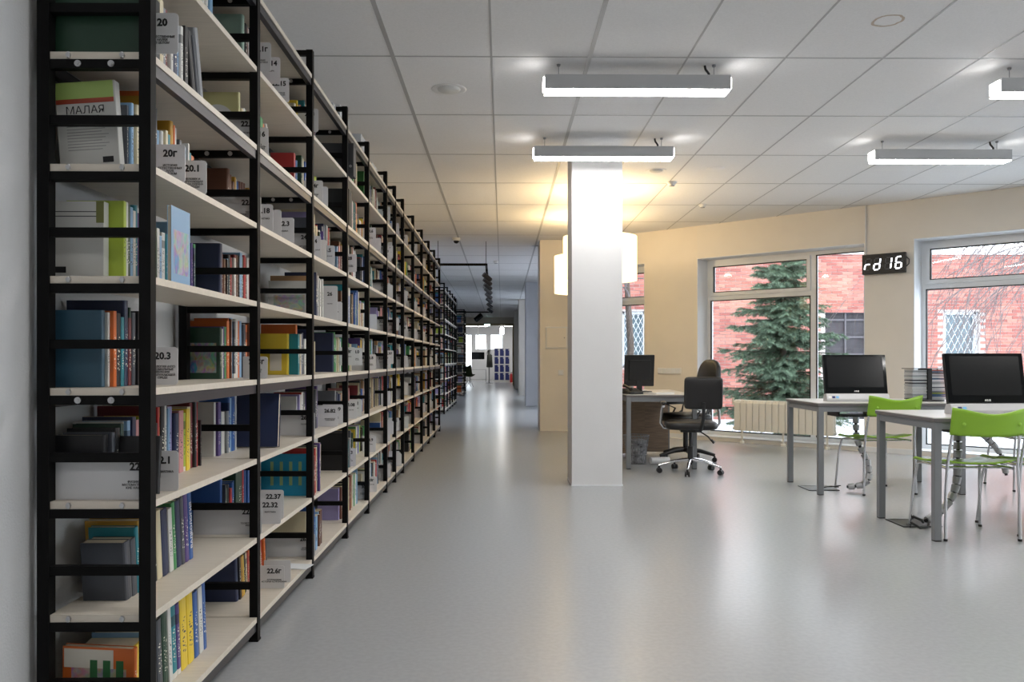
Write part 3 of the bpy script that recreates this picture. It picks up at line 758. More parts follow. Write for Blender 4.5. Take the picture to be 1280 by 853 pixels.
# cover-out and special books
add_book(0, 4, 0, 'light blue', .012, .225, .15, 2.43, -.975, 3, True, 0, face_out=True, real=True, note='sky blue picture book shown cover outwards'); 
add_book(1, 2, 11, 'navy', .035, .235, .19, 3.63, -.985, 0, True, .12, note='dark navy book with cream page edges standing apart').rotation_euler = (.12, 0, math.pi)
add_book(0, 2, 12, 'black', .018, .165, .115, 2.375, -.985, 0, True, .10, note='thin black hardback leaning beside the grey sign')
me = bpy.data.meshes.new('book_rows'); me.from_pydata(bulk['v'], [], bulk['f'])
ca = me.color_attributes.new('col', 'FLOAT_COLOR', 'CORNER'); d = []
for c in bulk['c']: d += [*c, 1]*4
ca.data.foreach_set('color', d)
uv = me.uv_layers.new(name='UVMap'); d = []
for k, s_ in enumerate(bulk['u']):
    d += [0, 0, 1, 0, 1, 1, 0, 1] if s_ else [-1, -1]*4
uv.data.foreach_set('uv', d)
def bulk_mat():
    m = bpy.data.materials.new('far_book_cover'); m.use_nodes = True; nt = m.node_tree; N = nt.nodes; L = nt.links; b = N['Principled BSDF']; b.inputs['Roughness'].default_value = .45
    at = N.new('ShaderNodeAttribute'); at.attribute_name = 'col'; uvn = N.new('ShaderNodeUVMap'); sp = N.new('ShaderNodeSeparateXYZ'); L.new(uvn.outputs[0], sp.inputs[0])
    g = N.new('ShaderNodeNewGeometry')
    n = N.new('ShaderNodeTexNoise'); n.inputs['Scale'].default_value = 90; L.new(g.outputs['Position'], n.inputs[0])
    def mth(op, a, bb=0.):
        q = N.new('ShaderNodeMath'); q.operation = op; L.new(a, q.inputs[0])
        if isinstance(bb, float): q.inputs[1].default_value = bb
        else: L.new(bb, q.inputs[1])
        return q.outputs[0]
    k = mth('MULTIPLY', mth('GREATER_THAN', sp.outputs[0], .25), mth('LESS_THAN', sp.outputs[0], .75))
    k = mth('MULTIPLY', k, mth('MULTIPLY', mth('GREATER_THAN', sp.outputs[1], .25), mth('LESS_THAN', sp.outputs[1], .7)))
    k = mth('MULTIPLY', k, mth('GREATER_THAN', n.outputs[0], .52))
    bw = N.new('ShaderNodeRGBToBW'); L.new(at.outputs['Color'], bw.inputs[0])
    ink = N.new('ShaderNodeMixRGB'); L.new(mth('GREATER_THAN', bw.outputs[0], .2), ink.inputs[0]); ink.inputs[1].default_value = (.7, .68, .6, 1); ink.inputs[2].default_value = (.05, .05, .07, 1)
    mx = N.new('ShaderNodeMixRGB'); L.new(k, mx.inputs[0]); L.new(at.outputs['Color'], mx.inputs[1]); L.new(ink.outputs[0], mx.inputs[2]); L.new(mx.outputs[0], b.inputs['Base Color'])
    return m
me.materials.append(bulk_mat())
tag(link('book_rows', me), 'hundreds of mixed books standing along the farther shelves', 'books', kind='stuff')

# ---- covers with print
def find_book(txt):
    r = next(o for o in bpy.data.objects if o.name.startswith('book') and txt in (o.get('label') or ''))
    return r
def on_cover(book, bits):
    cv = [c for c in book.children if c.name.startswith('cover')][0]; d, t, h = cv.scale
    for txt, size, u, v, c in bits:
        me_ = text_mesh(txt, size, 'CENTER', .0, .0002).copy(); me_.materials.clear(); me_.materials.append(c)
        o = link('title_lettering', me_, book, (-d/2+u*d, -t/2-.0006, v*h), (R(90), 0, 0))
def patch(book, u0, u1, v0, v1, m, name='cover_panel', dep=.0008):
    cv = [c for c in book.children if c.name.startswith('cover')][0]; d, t, h = cv.scale
    MB().bb(-d/2+u0*d, -d/2+u1*d, -t/2-dep, -t/2+.0005, v0*h, v1*h).obj(name, m, book)
b = find_book('white book with a lime green top')
for c in b.children:
    if c.name.startswith('cover'): c.data = protos[False][0][0]
patch(b, .0, .97, .80, 1.0, mat('lime_print', hexc('a9c46c'), .4)); patch(b, 0, .97, .745, .80, mat('red_print', hexc('a8452c'), .4))
on_cover(b, [('МАЛАЯ', .030, .48, .66, M_ink), ('ЭНЦИКЛОПЕДИЯ', .0085, .48, .58, M_ink)])
for k in range(9): patch(b, .15, .85 - (k % 3)*.06, .47-k*.035, .477-k*.035, mat('grey_print', (.25, .25, .25), .6), 'text_line', .0004)
patch(b, .72, .9, .03, .1, M_ink, 'barcode', .0004)
b.rotation_euler = (-.0, R(-4), 0); b.location.z += .007
b = find_book('white magazine'); patch(b, 0, .86, .86, .87, M_ink, 'text_line', .0005); patch(b, 0, .86, .80, .81, M_ink, 'text_line', .0005); patch(b, .86, 1, .72, 1.0, mat('olive_print', hexc('76793f'), .5)); patch(b, .1, .3, .07, .15, M_ink, 'barcode', .0005)
for c in b.children:
    if c.name.startswith('cover.') or c.name == 'cover': c.data = protos[False][0][0]
b = find_book('orange picture book'); 
patch(b, .02, .7, .7, .97, mat('pale_print', hexc('d8d2c4'), .5)); patch(b, .3, .75, .05, .35, mat('pale_print', (1, 1, 1))); patch(b, 0, .28, .02, .38, mat('yellow_print', hexc('e0c93c'), .5))
tm = mat('tree_print', hexc('2f6a3c'), .6)
for u in (.38, .56, .74): patch(b, u, u+.1, .52, .82, tm, 'tree_motif', .0014)
b.rotation_euler = (.09, R(3), 0); b.location.z += .006
b = find_book('pale yellow book'); cv = [c for c in b.children if c.name.startswith('cover')][0]; cv.data = protos[True][0][0]; d, t, h = cv.scale
cm = MB(); cm.cyl((0, -t/2-.0015, h*.5), (0, -t/2+.0002, h*.5), .068, n=32).obj('circle_motif', M_lacquer, b); MB().cyl((.04, -t/2-.002, h*.45), (.04, -t/2, h*.45), .010, n=16).obj('dot_motif', M_ink, b)
b = find_book('wide bright cyan book')
[c for c in b.children if c.name.startswith('cover')][0].color = (*hexc('1187ad'), 1)
Mpale = mat('pale_gold_print', hexc('8fae7a'), .5)
for u in (.18, .36, .54, .72):
    for v in (.25, .6): patch(b, u, u+.06, v, v+.22, Mpale, 'leaf_motif')
me_ = text_mesh('сердце', .045, 'CENTER', 0, .0002).copy(); me_.materials.clear(); me_.materials.append(M_lacquer)
link('title_lettering', me_, b, (.265*.42, -.0110, .106), (R(90), R(-90), 0))
b = find_book('thick slate grey'); b.location.x -= .0
find_book('yellow book with two small figures')
b = find_book('yellow book with two'); patch(b, .5, .82, .1, .6, mat('pale_print', (1, 1, 1)), 'text_panel')

b = find_book('deep blue hardback'); cv = [c for c in b.children if c.name.startswith('cover')][0]; d, t, h = cv.scale
me_ = text_mesh('ВАЛЕОЛОГИЯ', .024, 'CENTER', .02, .0002).copy(); me_.materials.clear(); me_.materials.append(M_lacquer)
o = link('title_lettering', me_, b); o.matrix_local = Matrix(((0, 0, 1, d/2+.0006), (0, -1, 0, 0), (1, 0, 0, h*.5), (0, 0, 0, 1)))
# ---- divider signs
def plate_mesh(wd, ht):
    r = .010; pts = [(-wd, 0), (-r, 0)]
    for k in range(5): a = -math.pi/2 + k*math.pi/8; pts.append((-r+r*math.cos(a), r+r*math.sin(a)))
    for k in range(5): a = k*math.pi/8; pts.append((-r+r*math.cos(a), ht-r+r*math.sin(a)))
    pts.append((-wd, ht))
    return MB().prism(pts, 'y', -.0012, .0012).mesh('plate', M_plate)
PM = {}
nsign = 0; NS = {}
def sign(bay, lv, y, xr, num, cap, wd=.12, ht=.115, dz=0, what=None, bayname=None, bold=.04):
    global nsign; nsign += 1
    key = (wd, ht)
    if key not in PM: PM[key] = plate_mesh(wd, ht)
    bn = bayname or (BAYN[bay] if bay < 5 else ordn(bay)+' bay')
    cw = ' '.join(cap.replace('-\n', '').replace('\n', ' ').split()[:2]) if cap else ''
    k_ = NS.get((lv, bn), 0); NS[(lv, bn)] = k_+1
    lab = (f'grey sign {num} {cw}'.strip() if num else 'blank grey divider plate') + f', {ordn(k_)} of its shelf, {LVN[lv]}, {bn}'
    o = thing('divider_sign', lab, 'sign', (xr, y, LV[lv]+HT+.0006+dz), 0, 'grey divider signs on the shelves')
    link('plate', PM[key], o)
    if num:
        n = link('number_lettering', text_mesh(num, .029, 'CENTER', bold, .0003), o, (-.045, -.0016, ht*.76), (R(90), 0, 0))
    if cap:
        c = link('caption_lettering', text_mesh(cap, .0088, 'CENTER', .02, .0003, 1), o, (-.045, -.0016, ht*.34 if '\n' in cap else ht*.48), (R(90), 0, 0))
    return o
X0 = -.955
S = [
 (0, 6, 2.350, -.917, '20', 'ЕСТЕСТВЕННЫЕ\nНАУКИ\nВ ЦЕЛОМ', .12, .115, .028),
 (0, 5, 2.50, X0, '20г', 'ИСТОРИЯ\nЕСТЕСТВЕННЫХ\nНАУК\nВ ЦЕЛОМ', .12, .115, 0),
 (0, 5, 2.68, X0, '20.1', 'ЧЕЛОВЕК И\nОКРУЖАЮЩАЯ\nСРЕДА.ОХРАНА\nПРИРОДЫ', .11, .11, 0),
 (0, 3, 2.52, -.985, '20.3', 'УФОЛОГИЯ (НЛО)\nАНОМАЛЬНЫЕ\nЯВЛЕНИЯ\nВ ОКРУЖАЮЩЕЙ\nСРЕДЕ', .09, .115, 0),
 (0, 2, 2.292, -.968, '22', 'ФИЗИКО-\nМАТЕМАТИЧЕС-\nКИЕ НАУКИ', .27, .118, 0),
 (0, 2, 2.44, -.952, '22.1', 'МАТЕМАТИКА', .10, .118, 0),
 (1, 7, 3.43, -.957, '22.1г', 'ИСТОРИЯ\nМАТЕМАТИКИ', .12, .12, .05),
 (1, 7, 3.57, -.957, '22.14', 'АЛГЕБРА', .12, .115, .045),
 (1, 7, 3.73, -.96, '22.15', 'ГЕОМЕТРИЯ\nТОПОЛОГИЯ', .12, .11, .015),
 (1, 6, 3.285, -.965, '22.1', 'ТЕОРИЯ', .27, .125, 0),
 (1, 6, 3.42, -.965, '22.16', 'АНАЛИЗ.\nФУНКЦИОНАЛЬ-\nНЫЙ АНАЛИЗ', .10, .12, 0),
 (1, 5, 3.30, -.96, '22.17', 'ТЕОРИЯ\nВЕРОЯТНОСТЕЙ И\nМАТЕМАТИЧЕСКАЯ\nСТАТИСТИКА', .20, .12, 0),
 (1, 5, 3.47, -.96, '22.18', 'КИБЕРНЕТИКА', .10, .118, 0),
 (1, 5, 3.60, -.96, '', '', .10, .118, 0),
 (1, 5, 3.80, -.955, '22.3', 'ФИЗИКА', .10, .118, -.0),
 (1, 3, 3.39, -.96, '22.3г', 'ИСТОРИЯ\nФИЗИКИ', .10, .09, 0),
 (1, 1, 3.29, -.955, '22.31', 'ТЕОРЕТИЧЕСКАЯ\nФИЗИКА', .27, .118, 0),
 (1, 1, 3.50, -.935, '22.32', 'АКУСТИКА', .11, .105, 0),
 (1, 1, 3.62, -.955, '22.37', '', .11, .125, 0),
 (1, 0, 3.64, -.957, '22.6г', 'АСТРОНОМИЯ\nИСТОРИЯ АСТРОНОМИИ', .12, .10, 0),
 (1, 0, 3.74, -.955, '', '', .12, .10, 0),
 (2, 7, 4.30, -.955, '22.8', 'ХИМИЯ', .12, .12, .04),
 (2, 6, 4.43, -.96, '24г', 'ИСТОРИЯ\nХИМИИ', .12, .12, 0),
 (2, 6, 4.56, -.96, '', '', .10, .115, 0),
 (2, 5, 4.22, -.955, '24.2', 'ОРГАНИЧЕСКАЯ\nХИМИЯ', .27, .118, 0),
 (2, 5, 4.36, -.955, '24.4', 'АНАЛИТИЧЕСКАЯ\nХИМИЯ', .12, .118, 0),
 (2, 5, 4.50, -.955, '', '', .10, .118, 0),
 (2, 5, 4.72, -.955, '24.5', 'ФИЗИЧЕСКАЯ', .10, .118, 0),
 (2, 4, 4.80, -.955, '26', 'НАУКИ', .12, .20, 0),
 (2, 4, 4.94, -.955, '8', 'ГЕОЛОГИЯ', .12, .118, 0),
 (2, 2, 4.22, -.955, '26.8', 'ГЕОГРАФИЯ', .25, .118, 0),
 (2, 2, 4.78, -.95, '26.82', 'ФИЗИЧЕСКАЯ\nГЕОГРАФИЯ', .15, .118, 0),
 (2, 2, 4.96, -.955, '26.89', 'СТРАНО-\nВЕДЕНИЕ', .12, .118, 0),
 (2, 0, 4.225, -.955, '26.8г', 'ИСТОРИЯ\nГЕОГРАФИИ', .27, .118, 0),
]
for a in S: sign(*a[:6], wd=a[6], ht=a[7], dz=a[8], what=('nearer one' if a[:3] == (2, 6, 4.43) else None))
nums = {3: ['28', '28г', '28.0', '28.07', '28.08', '28.1', '28.3', '28.4', '28.5'], 4: ['28.6', '28.7', '28.8', '28.9', '30', '30г', '30.1', '30.17', '30.6'], 5: ['31.1', '31.2', '31.3', '31.4', '32', '32.8', '32.81', '32.9', '32.97'],
        6: ['33', '33.1', '33.3', '34', '34.2', '34.4', '34.6'], 7: ['35', '35.1', '35.2', '36', '36.8', '36.9'], 8: ['37', '37.2', '38', '38.1', '39', '39.3'], 9: ['40', '41', '42', '43', '44', '45', '46'], 10: ['51', '52', '53', '54', '55'], 11: ['56', '57', '58', '60', '63']}
caps = ['БИОЛОГИЯ', 'БОТАНИКА', 'ЗООЛОГИЯ', 'ТЕХНИКА', 'ЭНЕРГЕТИКА', 'ОБЩАЯ\nБИОЛОГИЯ', 'ЭКОЛОГИЯ', 'ГЕНЕТИКА', 'ФИЗИОЛОГИЯ', 'МИКРО-\nБИОЛОГИЯ', 'МАШИНО-\nСТРОЕНИЕ']
rs = random.Random(42)
for b in range(3, 12):
    y0, y1 = POSTS[b], POSTS[b+1]; pool = list(nums[b]); used = set()
    for l in range(8)[::-1]:
        if not (b == 3 and l in (6, 7, 1, 3)):
            if rs.random() < .6:
                n_ = pool.pop(0) if pool else ''
                sign(b, l, y0+.028, -.955, n_, rs.choice(caps) if b < 7 and n_ else '', .24, .118, 0, what='across the near end')
        m_ = rs.choice([0, 1, 1, 2]) if b < 8 else rs.choice([0, 1])
        for q in range(m_):
            n_ = pool.pop(0) if pool and rs.random() < .7 else ''
            sign(b, l, y0+(y1-y0)*(.3+.28*q+rs.uniform(0, .1)), -.953, n_, rs.choice(caps) if b < 6 and n_ else '', .10, .118, rs.choice([0, 0, .04]), what=('nearer of the middle ones', 'farther of the middle ones')[q])
print('signs', nsign)
# box files and boxes on the shelves
def boxfile(x0, x1, y0, y1, z, h, c, label, cat='box', grp=None):
    o = thing('box_file', label, cat, ((x0+x1)/2, (y0+y1)/2, z), 0, grp)
    w_, d_ = x1-x0, y1-y0
    link('case', MB().bb(-w_/2, w_/2, -d_/2, d_/2, 0, h).mesh('case', c), o, bevel=.003)
    MB().bb(-w_/2+.03, w_/2-.03, -d_/2-.0015, -d_/2, h*.55, h*.56).bb(-w_/2+.03, w_/2-.03, -d_/2-.0015, -d_/2, h*.45, h*.46).obj('groove', M_gasket, o)
    MB().cyl((w_/2-.02, -d_/2-.002, h*.3), (w_/2-.02, -d_/2, h*.3), .009, n=14).obj('finger_ring', M_bolt, o)
    return o
zz = lambda l: LV[l]+HT+.0006
M_box = mat('dark_board', (.045, .047, .052), .6); M_box2 = mat('black_board', (.012, .014, .013), .6); M_box3 = mat('translucent_white_plastic', (.62, .64, .66), .25)
boxfile(-1.135, -.925, 5.15, 5.24, zz(7), .205, M_box, 'dark grey box file jutting out high in the fourth bay')
boxfile(-1.13, -.955, 5.16, 5.26, zz(6), .23, M_box2, 'black box file below the dark grey one in the fourth bay')
for k, (y0, y1, h, nm) in enumerate(((5.0, 5.075, .12, 'small white plastic box above the third bay'), (5.2, 5.5, .17, 'larger white plastic box on top of the fourth bay'), (5.98, 6.3, .20, 'tall white plastic box on top of the fifth bay'), (6.5, 6.75, .12, 'low white plastic box on top of the fifth bay'))):
    boxfile(-1.2, -1.02, y0, y1, zz(8), h, M_box3, nm, grp='white boxes on top of the shelving')
o = boxfile(-1.16, -1.0, 5.98, 6.06, zz(7), .22, mat('green_board', hexc('2f6a2f'), .6), 'green box file high in the fifth bay')
# leaflet lying on the bottom shelf
lf = MB().box((0, 0, 0), (.14, .10, .002), M=Matrix.Rotation(R(-10), 3, 'Z')).obj('leaflet', mat('white_leaflet', (.72, .74, .76), .6), None, loc=(-1.0, 4.02, zz(0)+.002))
tag(lf, 'white paper leaflet lying on the bottom shelf of the second bay', 'leaflet')
# shelf end unit far down the corridor
ex = [25.5, 26.4]
eu = shelving('steel_shelving', 'last tall shelf block seen end-on beside the far opening', ex, -1.18, -1.46)
# ------------------------------------------------------------ ceiling lights and fittings
def luminaire(x, y, label, L_=1.155):
    o = thing('linear_ceiling_light', label, 'light', (x+L_/2, y, 2.775), 0, 'linear ceiling lights')
    h = L_/2
    b = MB(); b.bb(-h, h, -.068, .068, .003, .092); b.obj('housing', M_lum, o, bevel=.003)
    MB().bb(-h+.004, h-.004, -.063, .063, -.002, .003).obj('diffuser', M_tube, o)
    for s in (-1, 1):
        MB().bb(min(s*h, s*(h+.008)), max(s*h, s*(h+.008)), -.05, .05, .012, .080).obj('lit_end_cap', M_cap, o)
        c = MB(); c.cyl((s*(h-.09), 0, .09), (s*(h-.09), 0, .17), .0022, n=6).cyl((s*(h-.09), 0, .163), (s*(h-.09), 0, .175), .010, .013, n=14); c.obj('suspension_wire', M_alu, o)
    c = MB(); c.tube([(h-.12, 0, .085), (h-.122, 0, .12), (h-.14, .01, .15), (h-.145, .01, .174)], .008, n=8); c.obj('power_cable', M_blackp, o)
    return o
XA, XBb = .262, 3.122
for x, y, lab in ((XA, 5.17, 'nearer of the two left linear lights, hung before the pillar'), (XA, 6.88, 'left linear light hanging just in front of the white pillar top'),
                  (XBb, 5.20, 'linear light cut by the right edge of the picture'), (XBb, 6.95, 'right-hand linear light hung above the window corner')):
    luminaire(x, y, lab)
for i, (x, y) in enumerate([(XA, 3.45), (XA, 1.7), (XBb, 3.45), (XBb, 1.7), (XA, -.1), (XBb, -.1), (5.98, 5.2), (5.98, 3.45), (5.98, 1.7)]):  # lamps added out of view to brighten shelves and room
    luminaire(x, y, 'unseen linear light added for room brightness, %s column, %s row from the window wall' % ({XA: 'left', XBb: 'middle'}.get(x, 'right'), ordn(int((6.9-y)/1.7+.3))))
M_spk = mat('speaker_grille', (.62, .62, .60), .6, bump=.3, bscale=900)
def speaker(x, y, r, lab):
    o = thing('ceiling_vent', lab, 'vent', (x, y, CH))
    MB().lathe([(r*.72, 0), (r*.95, -.004), (r, -.001), (r, 0)], 32).obj('rim', M_lacquer, o)
    MB().lathe([(0, -.016), (r*.5, -.015), (r*.62, -.008), (r*.66, 0)], 32).obj('disc', M_spk, o)
speaker(-.366, 5.65, .12, 'larger round white vent in the ceiling above the shelving side')
speaker(1.50, 8.05, .10, 'round white vent in the ceiling just right of the pillar')
o = MB().lathe([(0, -.003), (.085, -.003), (.09, 0)], 28, (0, 0, 0)).obj('ceiling_cover', M_tile, None, loc=(2.06, 7.96, CH)); tag(o, 'flat pale round cover plate in the ceiling right of the vent', 'cover')
def detector(x, y, lab, s=1):
    o = thing('smoke_detector', lab, 'detector', (x, y, CH))
    MB().lathe([(.05*s, 0), (.05*s, -.012*s), (.035*s, -.035*s), (.018*s, -.045*s), (0, -.046*s)], 20).obj('body', M_lacquer, o)
    MB().lathe([(.03*s, -.0395*s), (.031*s, -.043*s), (.02*s, -.047*s)], 16).obj('sensor_ring', M_alu, o)
detector(1.76, 8.57, 'small white smoke detector right of the round vent'); detector(2.38, 9.8, 'small white smoke detector nearest the window wall', .9)
detector(-.12, 15.5, 'smoke detector in the corridor ceiling'); detector(-.45, 21, 'distant smoke detector in the corridor ceiling')
o = thing('dome_camera', 'small white dome security camera on the ceiling above the aisle', 'camera', (-.70, 12.55, CH))
MB().lathe([(.06, 0), (.06, -.03), (.045, -.045), (.044, -.045)], 20).obj('housing', M_lacquer, o)
MB().lathe([(.043, -.044), (.040, -.062), (.025, -.08), (0, -.086)], 20).obj('dome', M_gloss, o)
# stained ring on a ceiling tile
def ring_stain():
    n = 40; vs = []; rnd = random.Random(2)
    for i in range(n):
        a = 6.2832*i/n; k = rnd.uniform(-.003, .003)
        vs += [((.083+k)*math.cos(a), (.083+k)*math.sin(a), 0), ((.068+k)*math.cos(a), (.068+k)*math.sin(a), 0)]
    fs = [(2*i, 2*((i+1) % n), 2*((i+1) % n)+1, 2*i+1) for i in range(n)]
    mb = MB(); mb.add(vs, fs); o = mb.obj('stain_ring', mat('rust_stain', (.52, .44, .36), .9), ceil, loc=(2.10, 4.48, CH-.001)); return o
ring_stain()
# warm drum pendants
for (x, y, lab) in ((1.06, 8.98, 'nearer large warm drum pendant lamp half hidden by the pillar'), (1.07, 10.65, 'farther warm drum pendant lamp showing left of the pillar')):
    o = thing('drum_pendant', lab, 'lamp', (x, y, 1.96)); r = .40; H = .475
    MB().lathe([(r, 0), (r, H), (r-.004, H), (r-.004, 0), (r, 0)], 48).obj('shade', M_drum, o)
    MB().lathe([(0, .03), (r-.006, .03), (r-.006, .034), (0, .034)], 40).obj('diffuser', M_drum, o)
    k = MB(); k.cyl((0, 0, H-.06), (0, 0, CH-1.96), .006, n=8).cyl((0, 0, CH-1.96-.03), (0, 0, CH-1.96), .055, n=20)
    k.obj('cord', M_lacquer, o)
    sp = MB()
    for a in range(3): sp.cyl((0, 0, H-.03), ((r-.004)*math.cos(a*2.094), (r-.004)*math.sin(a*2.094), H-.03), .004, n=6)
    sp.obj('spider_ring', M_chrome, o)
    ld = bpy.data.lights.new('drum_bulb', 'POINT'); ld.energy = 13; ld.color = (1, .72, .42); ld.shadow_soft_size = .06
    lo = bpy.data.objects.new('drum_bulb', ld); col.objects.link(lo); lo.parent = o; lo.location = (0, 0, H+.02)
# track lighting
M_spot = mat('spotlight_body', (.03, .03, .033), .4)
o = thing('lighting_track', 'black rectangular lighting track hung below the corridor ceiling', 'track', (-.3, 12.85, 2.58))
def rail_(a, b): MB().box(((Vector(a)+Vector(b))/2), ((.035, (Vector(b)-Vector(a)).length, .035)), M=Matrix.Rotation(math.atan2(-(b[0]-a[0]), b[1]-a[1]), 3, 'Z')).obj('track_rail', M_black, o)
rail_((-.75, 0, 0), (.05, 0, 0)); rail_((.05, 0, 0), (-.07, 12.8, 0)); rail_((-1.2, 12.8, 0), (-.07, 12.8, 0))
for (x, y) in ((.045, .05), (.0, 6), (-.06, 12.7), (-.7, .0), (-1.1, 12.8)):
    MB().cyl((x, y, .015), (x, y, CH-2.58), .004, n=6).obj('suspension_rod', M_black, o)
for i, yy in enumerate((.5, 1.3, 2.2, 3.2, 4.4, 5.8, 7.5, 9.5)):
    x = -.25 - .12*yy/12.8
    s = thing('track_spotlight', f'black track spotlight, {ordn(i)} from the near end of the corridor track', 'spotlight', (x, 12.85+yy, 2.54), 0, 'spotlights along the corridor track')
    MB().bb(-.015, .015, -.05, .05, -.02, .02).obj('adapter', M_black, s)
    MB().cyl((0, 0, -.02), (0, 0, -.09), .008, n=8).obj('stem', M_black, s)
    c = MB(); a = Vector((-.05, -.03, -.06)); e = Vector((.06, .03, -.15)); c.cyl(a, e, .04, n=18).obj('lamp_head', M_spot, s)
    MB().cyl(e, e+(e-a).normalized()*.012, .034, n=18).obj('front_ring', M_alu, s)
s = thing('track_spotlight', 'single black spotlight on the far cross rail of the track', 'spotlight', (-.72, 25.65, 2.54)); MB().cyl((0, 0, -.02), (0, 0, -.1), .008, n=8).obj('stem', M_black, s); MB().cyl((.08, -.05, -.05), (-.12, -.1, -.22), .08, n=18).obj('lamp_head', M_black, s)

# corridor fixtures that light it
# ------------------------------------------------------------ wall items
o = thing('access_panel', 'square white electrical access panel on the cream pier', 'panel', (.835, YP-.0005, 1.27))
MB().bb(-.17, .17, -.014, 0, 0, .34).obj('frame', M_lacquer, o, bevel=.003); MB().bb(-.15, .15, -.019, -.014, .02, .32).obj('door', M_cream, o, bevel=.002); MB().cyl((.12, -.024, .17), (.12, -.018, .17), .009, n=12).obj('lock', M_alu, o)
o = thing('light_switch', 'white light switch below the panel on the cream pier', 'switch', (.90, YP-.0005, .86)); MB().bb(-.042, .042, -.010, 0, 0, .084).obj('plate', M_lacquer, o, bevel=.002); MB().bb(-.026, .026, -.015, -.010, .016, .068).obj('rocker', M_pvc, o, bevel=.002)
def wall_thing(name, label, cat, s, z, off=0): return thing(name, label, cat, W(s, off, z), ROTW)
# (in the frame of wall things: +x along the wall to the right, -y into the room)
o = wall_thing('socket_strip', 'long white socket strip on the cream wall between the windows', 'socket', .5, .90, -.001)
MB().bb(-.19, .19, -.014, 0, 0, .085).obj('frame', M_lacquer, o, bevel=.003)
for i in range(5): MB().bb(-.18+i*.072, -.115+i*.072, -.018, -.014, .012, .073).obj('socket', M_pvc, o, bevel=.002)
# clock
o = wall_thing('led_clock', 'black digital wall clock with white glowing digits between the windows', 'clock', 3.42, 2.115, -.001)
MB().bb(-.245, .245, -.062, -.022, 0, .235).obj('case', M_blackp, o, bevel=.004)
MB().bb(-.03, .03, -.022, 0, .06, .18).obj('bracket', M_alu, o); MB().tube([(.245, -.04, .18), (.275, -.03, .15), (.27, -.02, .10), (.245, -.03, .07)], .006).obj('cable', M_blackp, o)
segs = {'a': (0, 1), 'b': (1, .5), 'c': (1, -.5), 'd': (0, -1), 'e': (-1, -.5), 'f': (-1, .5), 'g': (0, 0)}
on = ['eg', 'bcdeg', 'bc', 'acdefg']
for k, lit in enumerate(on):
    cx = (-.178, -.075, .052, .168)[k]
    for sname, (a, b_) in segs.items():
        w2, h2, t2 = .032, .066, .013; sh = .12
        z = .1175 + b_*(h2 if b_ in (1, -1) else h2); x = cx + a*w2 + (z-.1175)*sh
        if a == 0: bx = MB().bb(x-w2+.009, x+w2-.009, -.0655, -.062, z-t2/2, z+t2/2)
        else: bx = MB().prism([(x-t2/2, z-h2/2+.008), (x+t2/2, z-h2/2+.008), (x+t2/2+.006, z+h2/2-.008), (x-t2/2+.006, z+h2/2-.008)], 'y', -.0655, -.062)
        bx.obj('digit_segment', M_led if sname in lit else M_ledoff, o)
for z in (.09, .15): MB().bb(-.010, .0, -.065, -.062, z-.007, z+.007).obj('colon_dot', M_ledoff, o)
mb = MB(); p = W(3.2, -.012); mb.cyl((p.x, p.y, 2.35), (p.x, p.y, CH), .009, n=8); tag(mb.obj('cable_conduit', M_lacquer), 'thin white vertical cable conduit rising from the clock to the ceiling', 'conduit')
# radiator
o = wall_thing('radiator', 'cream sectional radiator standing low in front of the spruce window', 'radiator', 2.215, 0, -.10)
n = 15; Lr = 1.31
for i in range(n):
    x = -Lr/2 + (i+.5)*Lr/n; wv = Lr/n
    m_ = MB(); m_.bb(x-wv/2+.004, x+wv/2-.004, -.045, -.035, .17, .53).bb(x-.012, x+.012, -.035, .035, .17, .56).bb(x-wv/2+.004, x+wv/2-.004, .03, .04, .17, .55)
    m_.prism([(-.045, .53), (-.035, .53), (.0, .575), (-.02, .572)], 'x', x-wv/2+.004, x+wv/2-.004)
    m_.obj('radiator_section', M_rad, o)
m_ = MB(); m_.cyl((-Lr/2-.03, 0, .54), (Lr/2+.02, 0, .54), .018, n=10).cyl((-Lr/2-.03, 0, .2), (Lr/2+.02, 0, .2), .018, n=10).cyl((-Lr/2-.03, 0, .5), (-Lr/2-.03, 0, .60), .014, n=10); m_.obj('header_pipe', M_rad, o)
for x in (-.56, 0, .56):
    MB().cyl((x, 0, .03), (x, 0, .2), .013, n=10).lathe([(.03, 0), (.03, .03), (.012, .035)], 14, (x, 0, 0)).obj('radiator_foot', M_rad, o)

# ------------------------------------------------------------ tables
def table(name, label, x0, x1, y0, y1, group=None, h=.75, legs=((0, 0), (0, 1), (1, 0), (1, 1)), inset=.028):
    o = thing(name, label, 'table', ((x0+x1)/2, (y0+y1)/2, 0), 0, group)
    a, b = (x1-x0)/2, (y1-y0)/2
    t = MB().bb(-a, a, -b, b, h-.006, h).obj('tabletop', M_top, o)
    MB().bb(-a, a, -b, b, h-.026, h-.006).obj('edge_band', M_edge, o)
    f = MB(); i_ = inset
    f.bb(-a+i_+.022, a-i_-.022, -b+i_-.018, -b+i_+.012, h-.072, h-.026).bb(-a+i_+.022, a-i_-.022, b-i_-.012, b-i_+.018, h-.072, h-.026)
    f.bb(-a+i_-.018, -a+i_+.012, -b+i_+.022, b-i_-.022, h-.072, h-.026).bb(a-i_-.012, a-i_+.018, -b+i_+.022, b-i_-.022, h-.072, h-.026)
    f.obj('apron', M_alu, o)
    for (u, v) in legs:
        x = (-a+i_) if u == 0 else (a-i_); y = (-b+i_) if v == 0 else (b-i_)
        MB().bb(x-.022, x+.022, y-.022, y+.022, .006, h-.026).obj('leg', M_alu, o, bevel=.003)
        MB().bb(x-.02, x+.02, y-.02, y+.02, 0, .006).obj('leg_cap', M_blackp, o)
    return o
table('computer_table', 'pale grey-legged table of the nearer row, cut by the right edge', 2.605, 3.805, 4.955, 5.745)
